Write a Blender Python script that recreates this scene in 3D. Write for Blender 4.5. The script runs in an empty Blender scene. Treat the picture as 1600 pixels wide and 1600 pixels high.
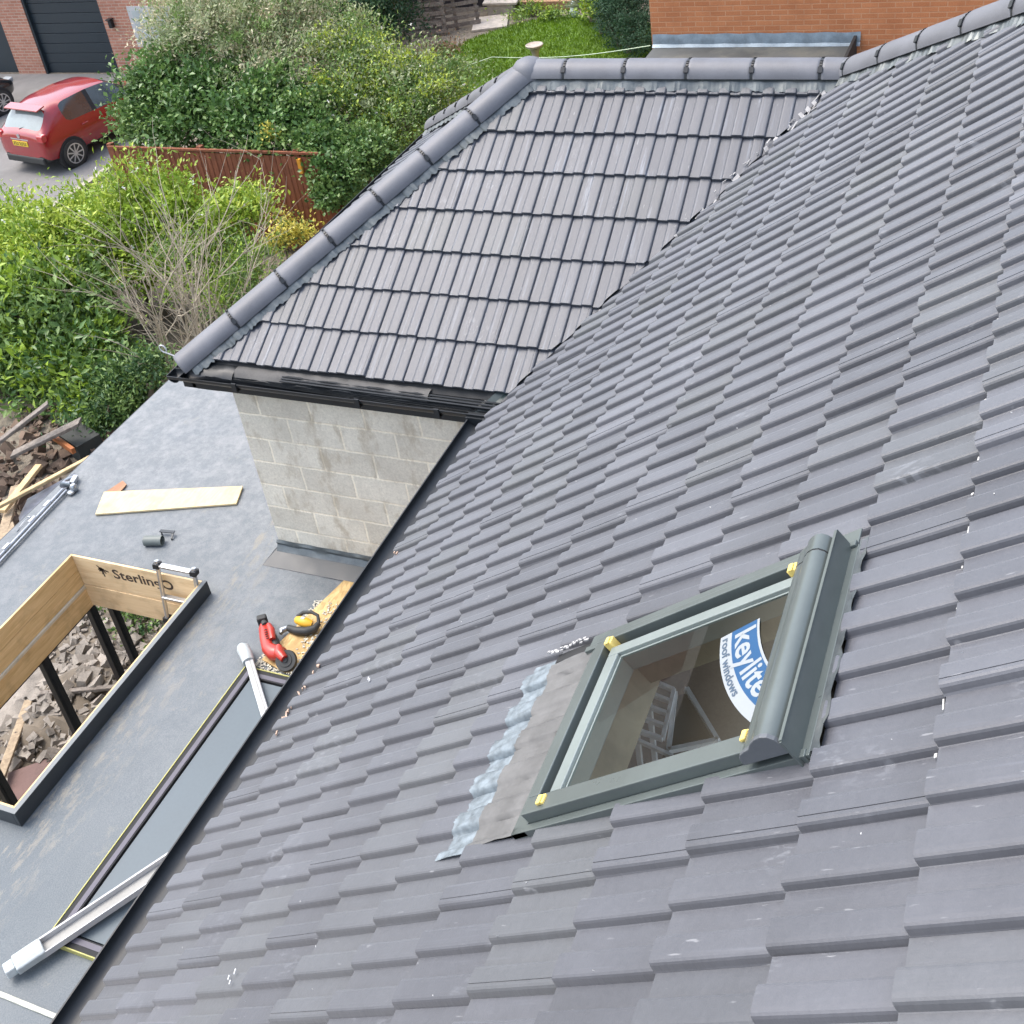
# recreated roof scene
import bpy, bmesh, math, random
import numpy as np
from mathutils import Vector, Matrix
R = math.radians
random.seed(7); np.random.seed(7)
scene = bpy.context.scene
COL = scene.collection

# ------------------------------------------------------------------ camera, sky, sun, exposure
cam_d = bpy.data.cameras.new('camera'); cam = bpy.data.objects.new('camera', cam_d); COL.objects.link(cam)
scene.camera = cam
def rotvec(r):
    th = math.sqrt(sum(a*a for a in r)); k = [a/th for a in r]
    return Matrix.Rotation(th, 3, Vector(k))
Rw_ = rotvec((1.429943, 1.988461, -1.193403))       # rows: right, down, forward
right, down, fwd = Vector(Rw_[0]), Vector(Rw_[1]), Vector(Rw_[2])
M = Matrix((right, -down, -fwd)).transposed().to_4x4()
M.translation = (5.731476, 2.948658, 4.341431)
cam.matrix_world = M
cam_d.sensor_width = 36; cam_d.lens = 1881.594/1600*36
cam_d.shift_x = 47.3/1600; cam_d.shift_y = -192.3/1600
cam_d.clip_start = 0.05; cam_d.clip_end = 2000

SUN_EL, SUN_AZ = 62, 182          # azimuth clockwise from +Y
world = bpy.data.worlds.new('World'); scene.world = world; world.use_nodes = True
nt = world.node_tree; nt.nodes.clear()
sky = nt.nodes.new('ShaderNodeTexSky'); sky.sky_type = 'NISHITA'; sky.sun_disc = False
sky.sun_elevation = R(SUN_EL); sky.sun_rotation = R(SUN_AZ); sky.air_density = 1.2; sky.dust_density = 4.0; sky.ozone_density = 1.0
hs = nt.nodes.new('ShaderNodeHueSaturation'); hs.inputs['Saturation'].default_value = 0.75
bg = nt.nodes.new('ShaderNodeBackground'); bg.inputs['Strength'].default_value = 0.15
wo = nt.nodes.new('ShaderNodeOutputWorld')
nt.links.new(sky.outputs[0], hs.inputs['Color']); nt.links.new(hs.outputs[0], bg.inputs['Color']); nt.links.new(bg.outputs[0], wo.inputs['Surface'])
sd = bpy.data.lights.new('sun', 'SUN'); sd.energy = 0.55; sd.angle = R(35); sd.color = (1.0, 0.975, 0.94)
sun = bpy.data.objects.new('sun', sd); COL.objects.link(sun)
az, el = R(SUN_AZ), R(SUN_EL)
sdir = Vector((math.sin(az)*math.cos(el), math.cos(az)*math.cos(el), math.sin(el)))
sun.rotation_euler = sdir.to_track_quat('Z', 'Y').to_euler()
scene.view_settings.view_transform = 'Standard'; scene.view_settings.look = 'None'
scene.view_settings.gamma = 1; scene.view_settings.exposure = 1.55
scene.render.engine = 'CYCLES'
scene.cycles.max_bounces = 8; scene.cycles.transparent_max_bounces = 12

# ------------------------------------------------------------------ object helpers
def tag(o, label=None, cat=None, group=None, kind=None):
    if label: o['label'] = label
    if cat: o['category'] = cat
    if group: o['group'] = group
    if kind: o['kind'] = kind
    return o
def thing(name, loc, label, cat, group=None, rot=(0, 0, 0)):
    o = bpy.data.objects.new(name, None); COL.objects.link(o); o.location = loc; o.rotation_euler = rot
    o.empty_display_size = 0.2
    return tag(o, label, cat, group)
class MB:
    """collects geometry; optional material slot per face"""
    def __init__(s): s.v = []; s.f = []; s.m = []; s.cur = 0
    def add(s, vs, fs, m=None):
        b = len(s.v); s.v += [tuple(p) for p in vs]; s.f += [tuple(b+i for i in f) for f in fs]
        s.m += [s.cur if m is None else m]*len(fs); return s
    def hexa(s, p, m=None):   # 8 corners: bottom 4 (ccw), top 4
        return s.add(p, [(3,2,1,0),(4,5,6,7),(0,1,5,4),(1,2,6,5),(2,3,7,6),(3,0,4,7)], m)
    def box(s, x0, x1, y0, y1, z0, z1, F=None, m=None):
        p = [(x0,y0,z0),(x1,y0,z0),(x1,y1,z0),(x0,y1,z0),(x0,y0,z1),(x1,y0,z1),(x1,y1,z1),(x0,y1,z1)]
        if F: p = [F(*q) for q in p]
        return s.hexa(p, m)
    def rock(s, c, r, rnd, m=None):
        c = Vector(c); M3 = Matrix.Rotation(rnd.uniform(0, 6.28), 3, (rnd.gauss(0,1), rnd.gauss(0,1), rnd.gauss(0,1)+.1)); sc = Vector((rnd.uniform(.7,1.5), rnd.uniform(.6,1), rnd.uniform(.35,.8)))
        vs = []
        for x, y, z in ((-1,-1,-1),(1,-1,-1),(1,1,-1),(-1,1,-1),(-1,-1,1),(1,-1,1),(1,1,1),(-1,1,1)):
            v = Vector((x*sc.x*rnd.uniform(.55,1.1), y*sc.y*rnd.uniform(.55,1.1), z*sc.z*rnd.uniform(.55,1.1)))*r*.5; vs.append(c+M3@v)
        return s.hexa(vs, m)
    def obox(s, c, ax, ay, az_, L, W, H, m=None):   # oriented box, centre c
        c = Vector(c); ax = Vector(ax).normalized()*L/2; ay = Vector(ay).normalized()*W/2; az_ = Vector(az_).normalized()*H/2
        p = [c-ax-ay-az_, c+ax-ay-az_, c+ax+ay-az_, c-ax+ay-az_, c-ax-ay+az_, c+ax-ay+az_, c+ax+ay+az_, c-ax+ay+az_]
        return s.hexa(p, m)
    def bar(s, a, b, w, h, up=(0, 0, 1), m=None):
        a, b = Vector(a), Vector(b); ax = b-a; ay = Vector(up).cross(ax)
        if ay.length < 1e-6: ay = Vector((0, 1, 0)).cross(ax)
        return s.obox((a+b)/2, ax, ay, ax.cross(ay), ax.length, w, h, m)
    def tube(s, pts, rad, n=8, caps=True, m=None):
        pts = [Vector(p) for p in pts]; rs = rad if isinstance(rad, (list, tuple)) else [rad]*len(pts)
        vs = []; prev = None
        for i, p in enumerate(pts):
            t = (pts[min(i+1, len(pts)-1)]-pts[max(i-1, 0)]).normalized()
            if prev is None:
                a = t.orthogonal().normalized()
            else:
                a = (prev-t*prev.dot(t)); a = a.normalized() if a.length > 1e-6 else t.orthogonal().normalized()
            prev = a; b = t.cross(a)
            for k in range(n):
                q = 2*math.pi*k/n; vs.append(p+(a*math.cos(q)+b*math.sin(q))*rs[i])
        fs = [(i*n+k, i*n+(k+1) % n, (i+1)*n+(k+1) % n, (i+1)*n+k) for i in range(len(pts)-1) for k in range(n)]
        if caps: fs += [tuple(range(n-1, -1, -1)), tuple(range((len(pts)-1)*n, len(pts)*n))]
        return s.add(vs, fs, m)
    def extr(s, prof, F, t0, t1, closed=True, caps=True, m=None):   # profile (a,b), F(t,a,b)
        n = len(prof); vs = [F(t0, a, b) for a, b in prof]+[F(t1, a, b) for a, b in prof]
        k = n if closed else n-1
        fs = [(i, (i+1) % n, n+(i+1) % n, n+i) for i in range(k)]
        if caps and closed: fs += [tuple(range(n-1, -1, -1)), tuple(range(n, 2*n))]
        return s.add(vs, fs, m)
    def lathe(s, prof, c, n=20, m=None):
        vs = [(c[0]+r*math.cos(2*math.pi*k/n), c[1]+r*math.sin(2*math.pi*k/n), c[2]+z) for r, z in prof for k in range(n)]
        fs = [(i*n+k, i*n+(k+1) % n, (i+1)*n+(k+1) % n, (i+1)*n+k) for i in range(len(prof)-1) for k in range(n)]
        fs += [tuple(range(n-1, -1, -1)), tuple(range((len(prof)-1)*n, len(prof)*n))]
        return s.add(vs, fs, m)
def root_of(o):
    while o.parent: o = o.parent
    return o
def put(name, mb, mats, parent=None, smooth=False, bevel=0, local=False, loc=None, recalc=True, label=None):
    """link a mesh object; mb in world coordinates unless local; origin = root's location (or loc)"""
    me = bpy.data.meshes.new(name)
    if isinstance(mb, MB):
        off = Vector((0, 0, 0))
        if not local:
            if parent is not None: off = root_of(parent).location.copy()
            elif loc is not None: off = Vector(loc)
        me.from_pydata([tuple(Vector(v)-off) for v in mb.v], [], mb.f)
        me.polygons.foreach_set('material_index', mb.m)
        if recalc:
            bm = bmesh.new(); bm.from_mesh(me); bmesh.ops.recalc_face_normals(bm, faces=bm.faces); bm.to_mesh(me); bm.free()
    else:                                            # bmesh
        off = Vector((0, 0, 0))
        if not local:
            if parent is not None: off = root_of(parent).location.copy()
            elif loc is not None: off = Vector(loc)
        bmesh.ops.translate(mb, vec=-off, verts=mb.verts); mb.to_mesh(me); mb.free()
    for m in (mats if isinstance(mats, (list, tuple)) else [mats]): me.materials.append(m)
    if smooth:
        me.polygons.foreach_set('use_smooth', [True]*len(me.polygons))
        try: me.set_sharp_from_angle(angle=R(smooth if smooth > 1 else 40))
        except Exception: pass
    me.update()
    o = bpy.data.objects.new(name, me); COL.objects.link(o)
    if parent is not None: o.parent = parent
    elif loc is not None and not local: o.location = loc
    if bevel:
        b = o.modifiers.new('bevel', 'BEVEL'); b.width = bevel; b.segments = 2; b.limit_method = 'ANGLE'; b.angle_limit = R(40)
    if label: o['label'] = label
    return o
def struct(name, mb, m, **k): return tag(put(name, mb, m, **k), kind='structure')

# ------------------------------------------------------------------ material helpers
def newmat(name):
    m = bpy.data.materials.new(name); m.use_nodes = True; t = m.node_tree
    p = t.nodes['Principled BSDF']; return m, t, p
def N(t, kind, **k):
    n = t.nodes.new(kind)
    for a, b in k.items(): setattr(n, a, b)
    return n
def mixc(t, fac, a, b, mode='MIX'):
    n = t.nodes.new('ShaderNodeMix'); n.data_type = 'RGBA'; n.blend_type = mode
    for sock, val in ((n.inputs[0], fac), (n.inputs[6], a), (n.inputs[7], b)):
        if isinstance(val, (int, float)): sock.default_value = val
        elif isinstance(val, tuple): sock.default_value = (*val[:3], 1)
        else: t.links.new(val, sock)
    return n.outputs[2]
def noise(t, vec, scale, detail=4, rough=.55, dist=0.0):
    n = N(t, 'ShaderNodeTexNoise'); n.inputs['Scale'].default_value = scale; n.inputs['Detail'].default_value = detail
    n.inputs['Roughness'].default_value = rough; n.inputs['Distortion'].default_value = dist
    if vec is not None: t.links.new(vec, n.inputs['Vector'])
    return n.outputs[0]
def ramp(t, v, p0, p1, a=(0, 0, 0), b=(1, 1, 1)):
    n = N(t, 'ShaderNodeValToRGB'); n.color_ramp.elements[0].position = p0; n.color_ramp.elements[1].position = p1
    n.color_ramp.elements[0].color = (*a, 1); n.color_ramp.elements[1].color = (*b, 1)
    t.links.new(v, n.inputs[0]); return n.outputs[0]
def mapv(t, src, scale=(1, 1, 1), rot=(0, 0, 0), loc=(0, 0, 0)):
    n = N(t, 'ShaderNodeMapping'); n.inputs['Scale'].default_value = scale; n.inputs['Rotation'].default_value = rot; n.inputs['Location'].default_value = loc
    t.links.new(src, n.inputs[0]); return n.outputs[0]
def bump(t, p, h, strength=.3, dist=.01):
    n = N(t, 'ShaderNodeBump'); n.inputs['Strength'].default_value = strength; n.inputs['Distance'].default_value = dist
    t.links.new(h, n.inputs['Height']); t.links.new(n.outputs[0], p.inputs['Normal'])
def objc(t): return N(t, 'ShaderNodeTexCoord').outputs['Object']
def attr(t, name): 
    n = N(t, 'ShaderNodeAttribute'); n.attribute_name = name; return n.outputs['Fac']
def basic(name, col, rough=.6, var=.25, scale=6, metal=0, fine=60, bmp=.15, spec=None, dirt=None, coat=0):
    """colour broken up by two noises, light grain bump, optional dirt colour in patches"""
    m, t, p = newmat(name); oc = objc(t)
    n1 = noise(t, oc, scale, 5); n2 = noise(t, oc, fine, 3)
    dark = tuple(c*(1-var) for c in col); lite = tuple(min(1, c*(1+var)) for c in col)
    c = ramp(t, n1, .3, .7, dark, lite)
    c = mixc(t, .25, c, ramp(t, n2, .3, .7, dark, lite))
    if dirt: c = mixc(t, ramp(t, noise(t, oc, scale*.6, 6, .65), .5, .68), c, dirt)
    t.links.new(c, p.inputs['Base Color'])
    p.inputs['Metallic'].default_value = metal
    rr = N(t, 'ShaderNodeMapRange'); rr.inputs[3].default_value = max(.02, rough-.1); rr.inputs[4].default_value = min(1, rough+.12)
    t.links.new(n1, rr.inputs[0]); t.links.new(rr.outputs[0], p.inputs['Roughness'])
    if spec is not None: p.inputs['Specular IOR Level'].default_value = spec
    if coat: p.inputs['Coat Weight'].default_value = coat; p.inputs['Coat Roughness'].default_value = .08
    if bmp: bump(t, p, n2, bmp, .004)
    return m

def tile_mat(name, streak, K=1.0):
    m, t, p = newmat(name); k3 = lambda *a: tuple(v*K*q for v, q in zip(a, (.93, 1.0, 1.12) if streak else (.98, 1.0, 1.07)))
    uv = N(t, 'ShaderNodeUVMap').outputs[0]; tint = attr(t, 'tint'); tone = attr(t, 'tone')
    sv = mapv(t, uv, (34, 1.6, 1)); n_st = noise(t, sv, 1.0, 5, .6)
    n_big = noise(t, uv, 1.3, 4); n_f = noise(t, uv, 55, 4, .7)
    c = mixc(t, tint, k3(.158, .166, .190), k3(.185, .194, .218)) if streak else mixc(t, tint, k3(.128, .136, .158), k3(.210, .218, .242))
    c = mixc(t, ramp(t, tone, .70, 1.0, (0, 0, 0), (.6, .6, .6)), c, k3(.200, .215, .200))
    c = mixc(t, ramp(t, n_big, .42, .62), c, (.205, .207, .222), 'MIX') if False else c
    c = mixc(t, .22, c, ramp(t, n_f, .3, .7, k3(.10, .10, .115), k3(.26, .26, .28)))
    gr = ramp(t, noise(t, mapv(t, uv, loc=(2, 9, 0)), .9, 5, .62), .36, .64, (.72, .72, .72) if not streak else (.93, .93, .93), (1.22, 1.22, 1.20) if not streak else (1.07, 1.07, 1.07)); c = mixc(t, 1.0, c, gr, 'MULTIPLY')
    # pale run-off streaks down the slope
    c = mixc(t, ramp(t, n_st, .56 if streak else .62, .74, (0, 0, 0), (.62, .62, .62) if streak else (.22, .22, .22)), c, k3(.52, .55, .60))
    if streak:
        sv2 = mapv(t, uv, (9, .7, 1), loc=(3, 1, 0)); n2 = noise(t, sv2, 1.0, 6, .7)
        c = mixc(t, ramp(t, n2, .60, .72, (0, 0, 0), (.6, .6, .6)), c, k3(.85, .88, .92))
    # scuffs and cement crumbs
    sc = noise(t, mapv(t, uv, (70, 12, 1), rot=(0, 0, .6)), 1.0, 3, .5)
    c = mixc(t, ramp(t, sc, .69, .74, (0, 0, 0), (.5, .5, .5)), c, (.27, .275, .285))
    pm = N(t, 'ShaderNodeMath', operation='MULTIPLY'); t.links.new(ramp(t, noise(t, mapv(t, uv, loc=(7, 3, 0)), 2.3, 3), .60, .70), pm.inputs[0])
    t.links.new(ramp(t, noise(t, mapv(t, uv, (55, 22, 1), rot=(0, 0, -.7)), 1.0, 4, .6, .6), .52, .62, (0, 0, 0), (.45, .45, .45)), pm.inputs[1])
    c = mixc(t, pm.outputs[0], c, (.19, .20, .22))
    t.links.new(c, p.inputs['Base Color'])
    rr = N(t, 'ShaderNodeMapRange'); rr.inputs[3].default_value = .38; rr.inputs[4].default_value = .62
    t.links.new(n_f, rr.inputs[0]); t.links.new(rr.outputs[0], p.inputs['Roughness'])
    p.inputs['Specular IOR Level'].default_value = .7; p.inputs['Sheen Weight'].default_value = .50 if not streak else .06; p.inputs['Sheen Roughness'].default_value = .45
    h = mixc(t, .5, n_f, n_st); bump(t, p, h, .5, .004)
    return m
def brick_mat(name, bw, bh, mort, cA, cB, cM, ax, off=(0, 0), stain=None, bmp=.6):
    m, t, p = newmat(name); oc = N(t, 'ShaderNodeNewGeometry').outputs['Position']
    s = N(t, 'ShaderNodeSeparateXYZ'); t.links.new(oc, s.inputs[0]); cb = N(t, 'ShaderNodeCombineXYZ')
    t.links.new(s.outputs[ax], cb.inputs[0]); t.links.new(s.outputs[2], cb.inputs[1])
    v = mapv(t, cb.outputs[0], loc=(off[0], off[1], 0))
    # wobble the joints slightly
    nz = N(t, 'ShaderNodeTexNoise'); nz.inputs['Scale'].default_value = 9; t.links.new(v, nz.inputs['Vector'])
    vm = N(t, 'ShaderNodeVectorMath', operation='MULTIPLY_ADD'); t.links.new(nz.outputs['Color'], vm.inputs[0]); vm.inputs[1].default_value = (.012*bh/.225+.002,)*2+(0,); t.links.new(v, vm.inputs[2])
    b = N(t, 'ShaderNodeTexBrick'); t.links.new(vm.outputs[0], b.inputs['Vector']); b.inputs['Scale'].default_value = 1
    b.inputs['Brick Width'].default_value = bw; b.inputs['Row Height'].default_value = bh; b.inputs['Mortar Size'].default_value = mort
    b.inputs['Mortar Smooth'].default_value = .3; b.inputs['Color1'].default_value = (*cA, 1); b.inputs['Color2'].default_value = (*cB, 1); b.inputs['Mortar'].default_value = (*cM, 1)
    c = b.outputs[0]; n1 = noise(t, oc, 60, 4, .7); n2 = noise(t, oc, 3, 5, .6)
    c = mixc(t, .28, c, ramp(t, n1, .3, .7, tuple(x*.55 for x in cA), tuple(min(1, x*1.35) for x in cB)))
    c = mixc(t, ramp(t, n2, .45, .72, (0, 0, 0), (.45, .45, .45)), c, tuple(x*.8 for x in cA))
    if stain: c = mixc(t, ramp(t, noise(t, mapv(t, oc, (1, 4, 2)), 1.6, 6, .7), .52, .66, (0, 0, 0), (.7, .7, .7)), c, stain)
    t.links.new(c, p.inputs['Base Color']); p.inputs['Roughness'].default_value = .9
    hh = N(t, 'ShaderNodeMath', operation='SUBTRACT'); hh.inputs[0].default_value = 1; t.links.new(b.outputs['Fac'], hh.inputs[1])
    h2 = mixc(t, .3, hh.outputs[0], n1); bump(t, p, h2, bmp, .008)
    return m
def membrane_mat():
    m, t, p = newmat('membrane grey'); oc = objc(t)
    n1 = noise(t, oc, 1.1, 6, .6, .6); n2 = noise(t, mapv(t, oc, (1, 2.2, 1), rot=(0, 0, .5)), 5, 7, .72, .3); n3 = noise(t, oc, 120, 3)
    c = ramp(t, n1, .3, .75, (.058, .080, .096), (.068, .090, .106))
    c = mixc(t, ramp(t, n2, .46, .74, (0, 0, 0), (.20, .20, .20)), c, (.115, .14, .155))
    # scattered dust nearer the block wall
    s = N(t, 'ShaderNodeSeparateXYZ'); t.links.new(oc, s.inputs[0])
    mr = N(t, 'ShaderNodeMapRange'); mr.inputs[1].default_value = 1.2; mr.inputs[2].default_value = -2.6; t.links.new(s.outputs[0], mr.inputs[0])
    mm = N(t, 'ShaderNodeMath', operation='MULTIPLY'); t.links.new(mr.outputs[0], mm.inputs[0])
    t.links.new(ramp(t, noise(t, oc, 9, 6, .75), .40, .66, (.30, .30, .30), (.95, .95, .95)), mm.inputs[1])
    c = mixc(t, mm.outputs[0], c, (.215, .225, .23))
    # sandy dust swept along the skylight kerb
    kd = N(t, 'ShaderNodeMapRange'); kd.inputs[1].default_value = .34; kd.inputs[2].default_value = -.10; t.links.new(s.outputs[1], kd.inputs[0])
    kx = N(t, 'ShaderNodeMath', operation='GREATER_THAN'); kx.inputs[1].default_value = -.135; t.links.new(s.outputs[1], kx.inputs[0])
    k2 = N(t, 'ShaderNodeMath', operation='MULTIPLY'); t.links.new(kd.outputs[0], k2.inputs[0]); t.links.new(kx.outputs[0], k2.inputs[1])
    k3_ = N(t, 'ShaderNodeMath', operation='MULTIPLY'); t.links.new(k2.outputs[0], k3_.inputs[0]); t.links.new(ramp(t, noise(t, mapv(t, oc, (1, 3, 1)), 5, 6, .75), .50, .60), k3_.inputs[1])
    c = mixc(t, k3_.outputs[0], c, (.19, .18, .15))
    ys = ramp(t, noise(t, mapv(t, oc, loc=(5, 2, 0)), 3.1, 6, .7), .62, .70, (0, 0, 0), (.45, .45, .45))
    c = mixc(t, ys, c, (.19, .185, .155))
    c = mixc(t, .12, c, ramp(t, n3, .3, .7, (.1, .1, .1), (.5, .5, .5)))
    t.links.new(c, p.inputs['Base Color']); rr = ramp(t, n1, .3, .7, (.42,)*3, (.65,)*3); t.links.new(rr, p.inputs['Roughness'])
    h = mixc(t, .5, n1, n3); bump(t, p, h, .25, .01); return m
def wood_mat(name, a, b, along=(1, 12, 12), rough=.7, osb=False):
    m, t, p = newmat(name); oc = objc(t)
    if osb:
        v = N(t, 'ShaderNodeTexVoronoi'); v.inputs['Scale'].default_value = 26; v.inputs['Randomness'].default_value = 1
        t.links.new(mapv(t, oc, along), v.inputs['Vector']); sx = N(t, 'ShaderNodeSeparateColor'); t.links.new(v.outputs['Color'], sx.inputs[0])
        c = ramp(t, sx.outputs[0], 0, 1, a, b); n = sx.outputs[1]; c = mixc(t, ramp(t, noise(t, oc, 4, 5), .5, .65), c, tuple(x*.82 for x in a))
    else:
        n = noise(t, mapv(t, oc, along), 3, 6, .6, .8); c = ramp(t, n, .3, .7, a, b)
        c = mixc(t, ramp(t, noise(t, oc, 5, 5), .52, .7, (0, 0, 0), (.5, .5, .5)), c, tuple(x*.6 for x in a))
    t.links.new(c, p.inputs['Base Color']); p.inputs['Roughness'].default_value = rough; bump(t, p, n, .3, .004); return m
def leaf_mat(name, a, b, rough=.5, spec=.4, trans=.25):
    m, t, p = newmat(name); tint = attr(t, 'tint')
    c = mixc(t, tint, a, b); oc = objc(t); c = mixc(t, .3, c, ramp(t, noise(t, oc, 3, 3), .35, .65, tuple(x*.5 for x in a), tuple(min(1, x*1.3) for x in b)))
    t.links.new(c, p.inputs['Base Color']); p.inputs['Roughness'].default_value = rough; p.inputs['Specular IOR Level'].default_value = spec
    tr = N(t, 'ShaderNodeBsdfTranslucent'); t.links.new(c, tr.inputs[0]); mx = N(t, 'ShaderNodeMixShader'); mx.inputs[0].default_value = trans
    out = t.nodes['Material Output']; t.links.new(p.outputs[0], mx.inputs[1]); t.links.new(tr.outputs[0], mx.inputs[2]); t.links.new(mx.outputs[0], out.inputs['Surface'])
    return m
def glass_mat(name, tint=(.92, .95, .95), refl=1.0, base=.04, alpha_dark=0.0):
    m, t, p = newmat(name); t.nodes.remove(p); out = t.nodes['Material Output']
    tr = N(t, 'ShaderNodeBsdfTransparent'); tr.inputs[0].default_value = (*tint, 1)
    gl = N(t, 'ShaderNodeBsdfGlossy'); gl.inputs['Roughness'].default_value = .01
    fr = N(t, 'ShaderNodeFresnel'); fr.inputs[0].default_value = 1.52
    ad = N(t, 'ShaderNodeMath', operation='MULTIPLY_ADD'); t.links.new(fr.outputs[0], ad.inputs[0]); ad.inputs[1].default_value = refl; ad.inputs[2].default_value = base
    mx = N(t, 'ShaderNodeMixShader'); t.links.new(ad.outputs[0], mx.inputs[0]); t.links.new(tr.outputs[0], mx.inputs[1]); t.links.new(gl.outputs[0], mx.inputs[2])
    t.links.new(mx.outputs[0], out.inputs['Surface']); return m

M_tileA = tile_mat('concrete tile main', False, .36); M_tileB = tile_mat('concrete tile wing', True, .33)
M_ridge = basic('ridge concrete', (.125, .130, .145), .5, .2, 5, fine=140, bmp=.25)
M_black = basic('black plastic', (.010, .013, .016), .45, .3, 8, bmp=.05, spec=.5)
M_blackmat = basic('black felt', (.02, .021, .022), .8, .3, 8)
M_felt = basic('roofing underlay', (.075, .073, .070), .7, .3, 4, dirt=(.04, .04, .04))
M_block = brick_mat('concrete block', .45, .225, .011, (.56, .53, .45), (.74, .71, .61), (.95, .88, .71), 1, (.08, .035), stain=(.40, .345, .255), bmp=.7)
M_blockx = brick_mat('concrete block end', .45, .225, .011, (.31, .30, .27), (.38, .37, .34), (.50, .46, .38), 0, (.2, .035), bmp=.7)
M_memb = membrane_mat()
M_trim = basic('anthracite trim', (.034, .041, .047), .45, .15, 6, bmp=.05)
M_trimtop = basic('grey kerb trim', (.15, .165, .17), .5, .12, 6)
M_lead = basic('lead dark', (.10, .115, .12), .4, .35, 7, metal=.35, dirt=(.17, .18, .17))
M_wgrey = basic('window grey aluminium', (.110, .130, .126), .30, .10, 5, metal=.25, bmp=.02)
M_wgreyd = basic('window grey dark end', (.10, .11, .12), .45, .1, 5)
M_foil = basic('crinkled lead foil', (.19, .225, .25), .42, .4, 26, metal=.3, bmp=.4)
M_pleat = basic('pleated apron', (.13, .13, .128), .5, .25, 9, metal=.1)
M_gap = basic('dark gasket', (.02, .02, .02), .6, .2)
M_ply = wood_mat('ply lining', (.56, .38, .17), (.76, .56, .30), (1.2, 1.2, 14))
M_ply2 = wood_mat('ply lining back', (.66, .48, .27), (.80, .62, .38), (1.2, 1.2, 12))
M_osb = wood_mat('osb', (.44, .29, .115), (.66, .47, .22), (1, 2.4, 1), osb=True)
M_pale = wood_mat('pale board', (.56, .45, .25), (.64, .53, .33), (2, 10, 2))
M_timber = wood_mat('weathered timber', (.22, .165, .11), (.42, .33, .22), (6, 6, 6), .85)
M_batten = wood_mat('batten', (.48, .34, .17), (.64, .48, .27), (6, 6, 6), .8)
M_oldwood = wood_mat('old grey wood', (.12, .10, .085), (.26, .23, .20), (6, 6, 6), .9)
M_alu = basic('aluminium', (.55, .56, .57), .32, .12, 12, metal=.85, bmp=.03)
M_steel = basic('steel tube', (.40, .42, .44), .28, .2, 12, metal=.85, bmp=.03)
M_white = basic('white plastic', (.47, .48, .485), .35, .05, 5, bmp=.02)
M_whitein = basic('channel inside', (.28, .28, .265), .5, .15, 5)
M_clearw = basic('milky plastic', (.40, .44, .445), .3, .1, 30)
M_yellow = basic('yellow tape', (.42, .40, .13), .5, .15, 20)
M_foam = basic('yellow foam', (.75, .58, .17), .7, .12, 30)
M_mortar = basic('pale mortar', (.36, .355, .35), .9, .2, 30, bmp=.6)
M_orange_m = basic('pinkish mortar', (.42, .30, .23), .9, .3, 30, bmp=.6)
# ------------------------------------------------------------------ house geometry constants (metres; z=0 at the tile eave)
kA, kB, W2, YA, YHT, YHB = 0.76438, 0.631447, 2.15974, 1.784139, -0.489393, -2.51364
ZR = kA*YA; sA = math.hypot(1, kA); sB = math.hypot(1, kB); WX = -0.123; ZF = -1.9; ZG = -4.3
mH = kB/kA
def FA(x, s, w): return (x, s/sA-w*kA/sA, s*kA/sA+w/sA)
def FB(y, s, w): return (-s/sB+w*kB/sB, y, s*kB/sB+w/sB)
def FC(x, s, w): return (x, YHB+s/sB-w*kB/sB, s*kB/sB+w/sB)
def FD(y, s, w): return (-2*W2+s/sB-w*kB/sB, -y, s*kB/sB+w/sB)

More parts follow.
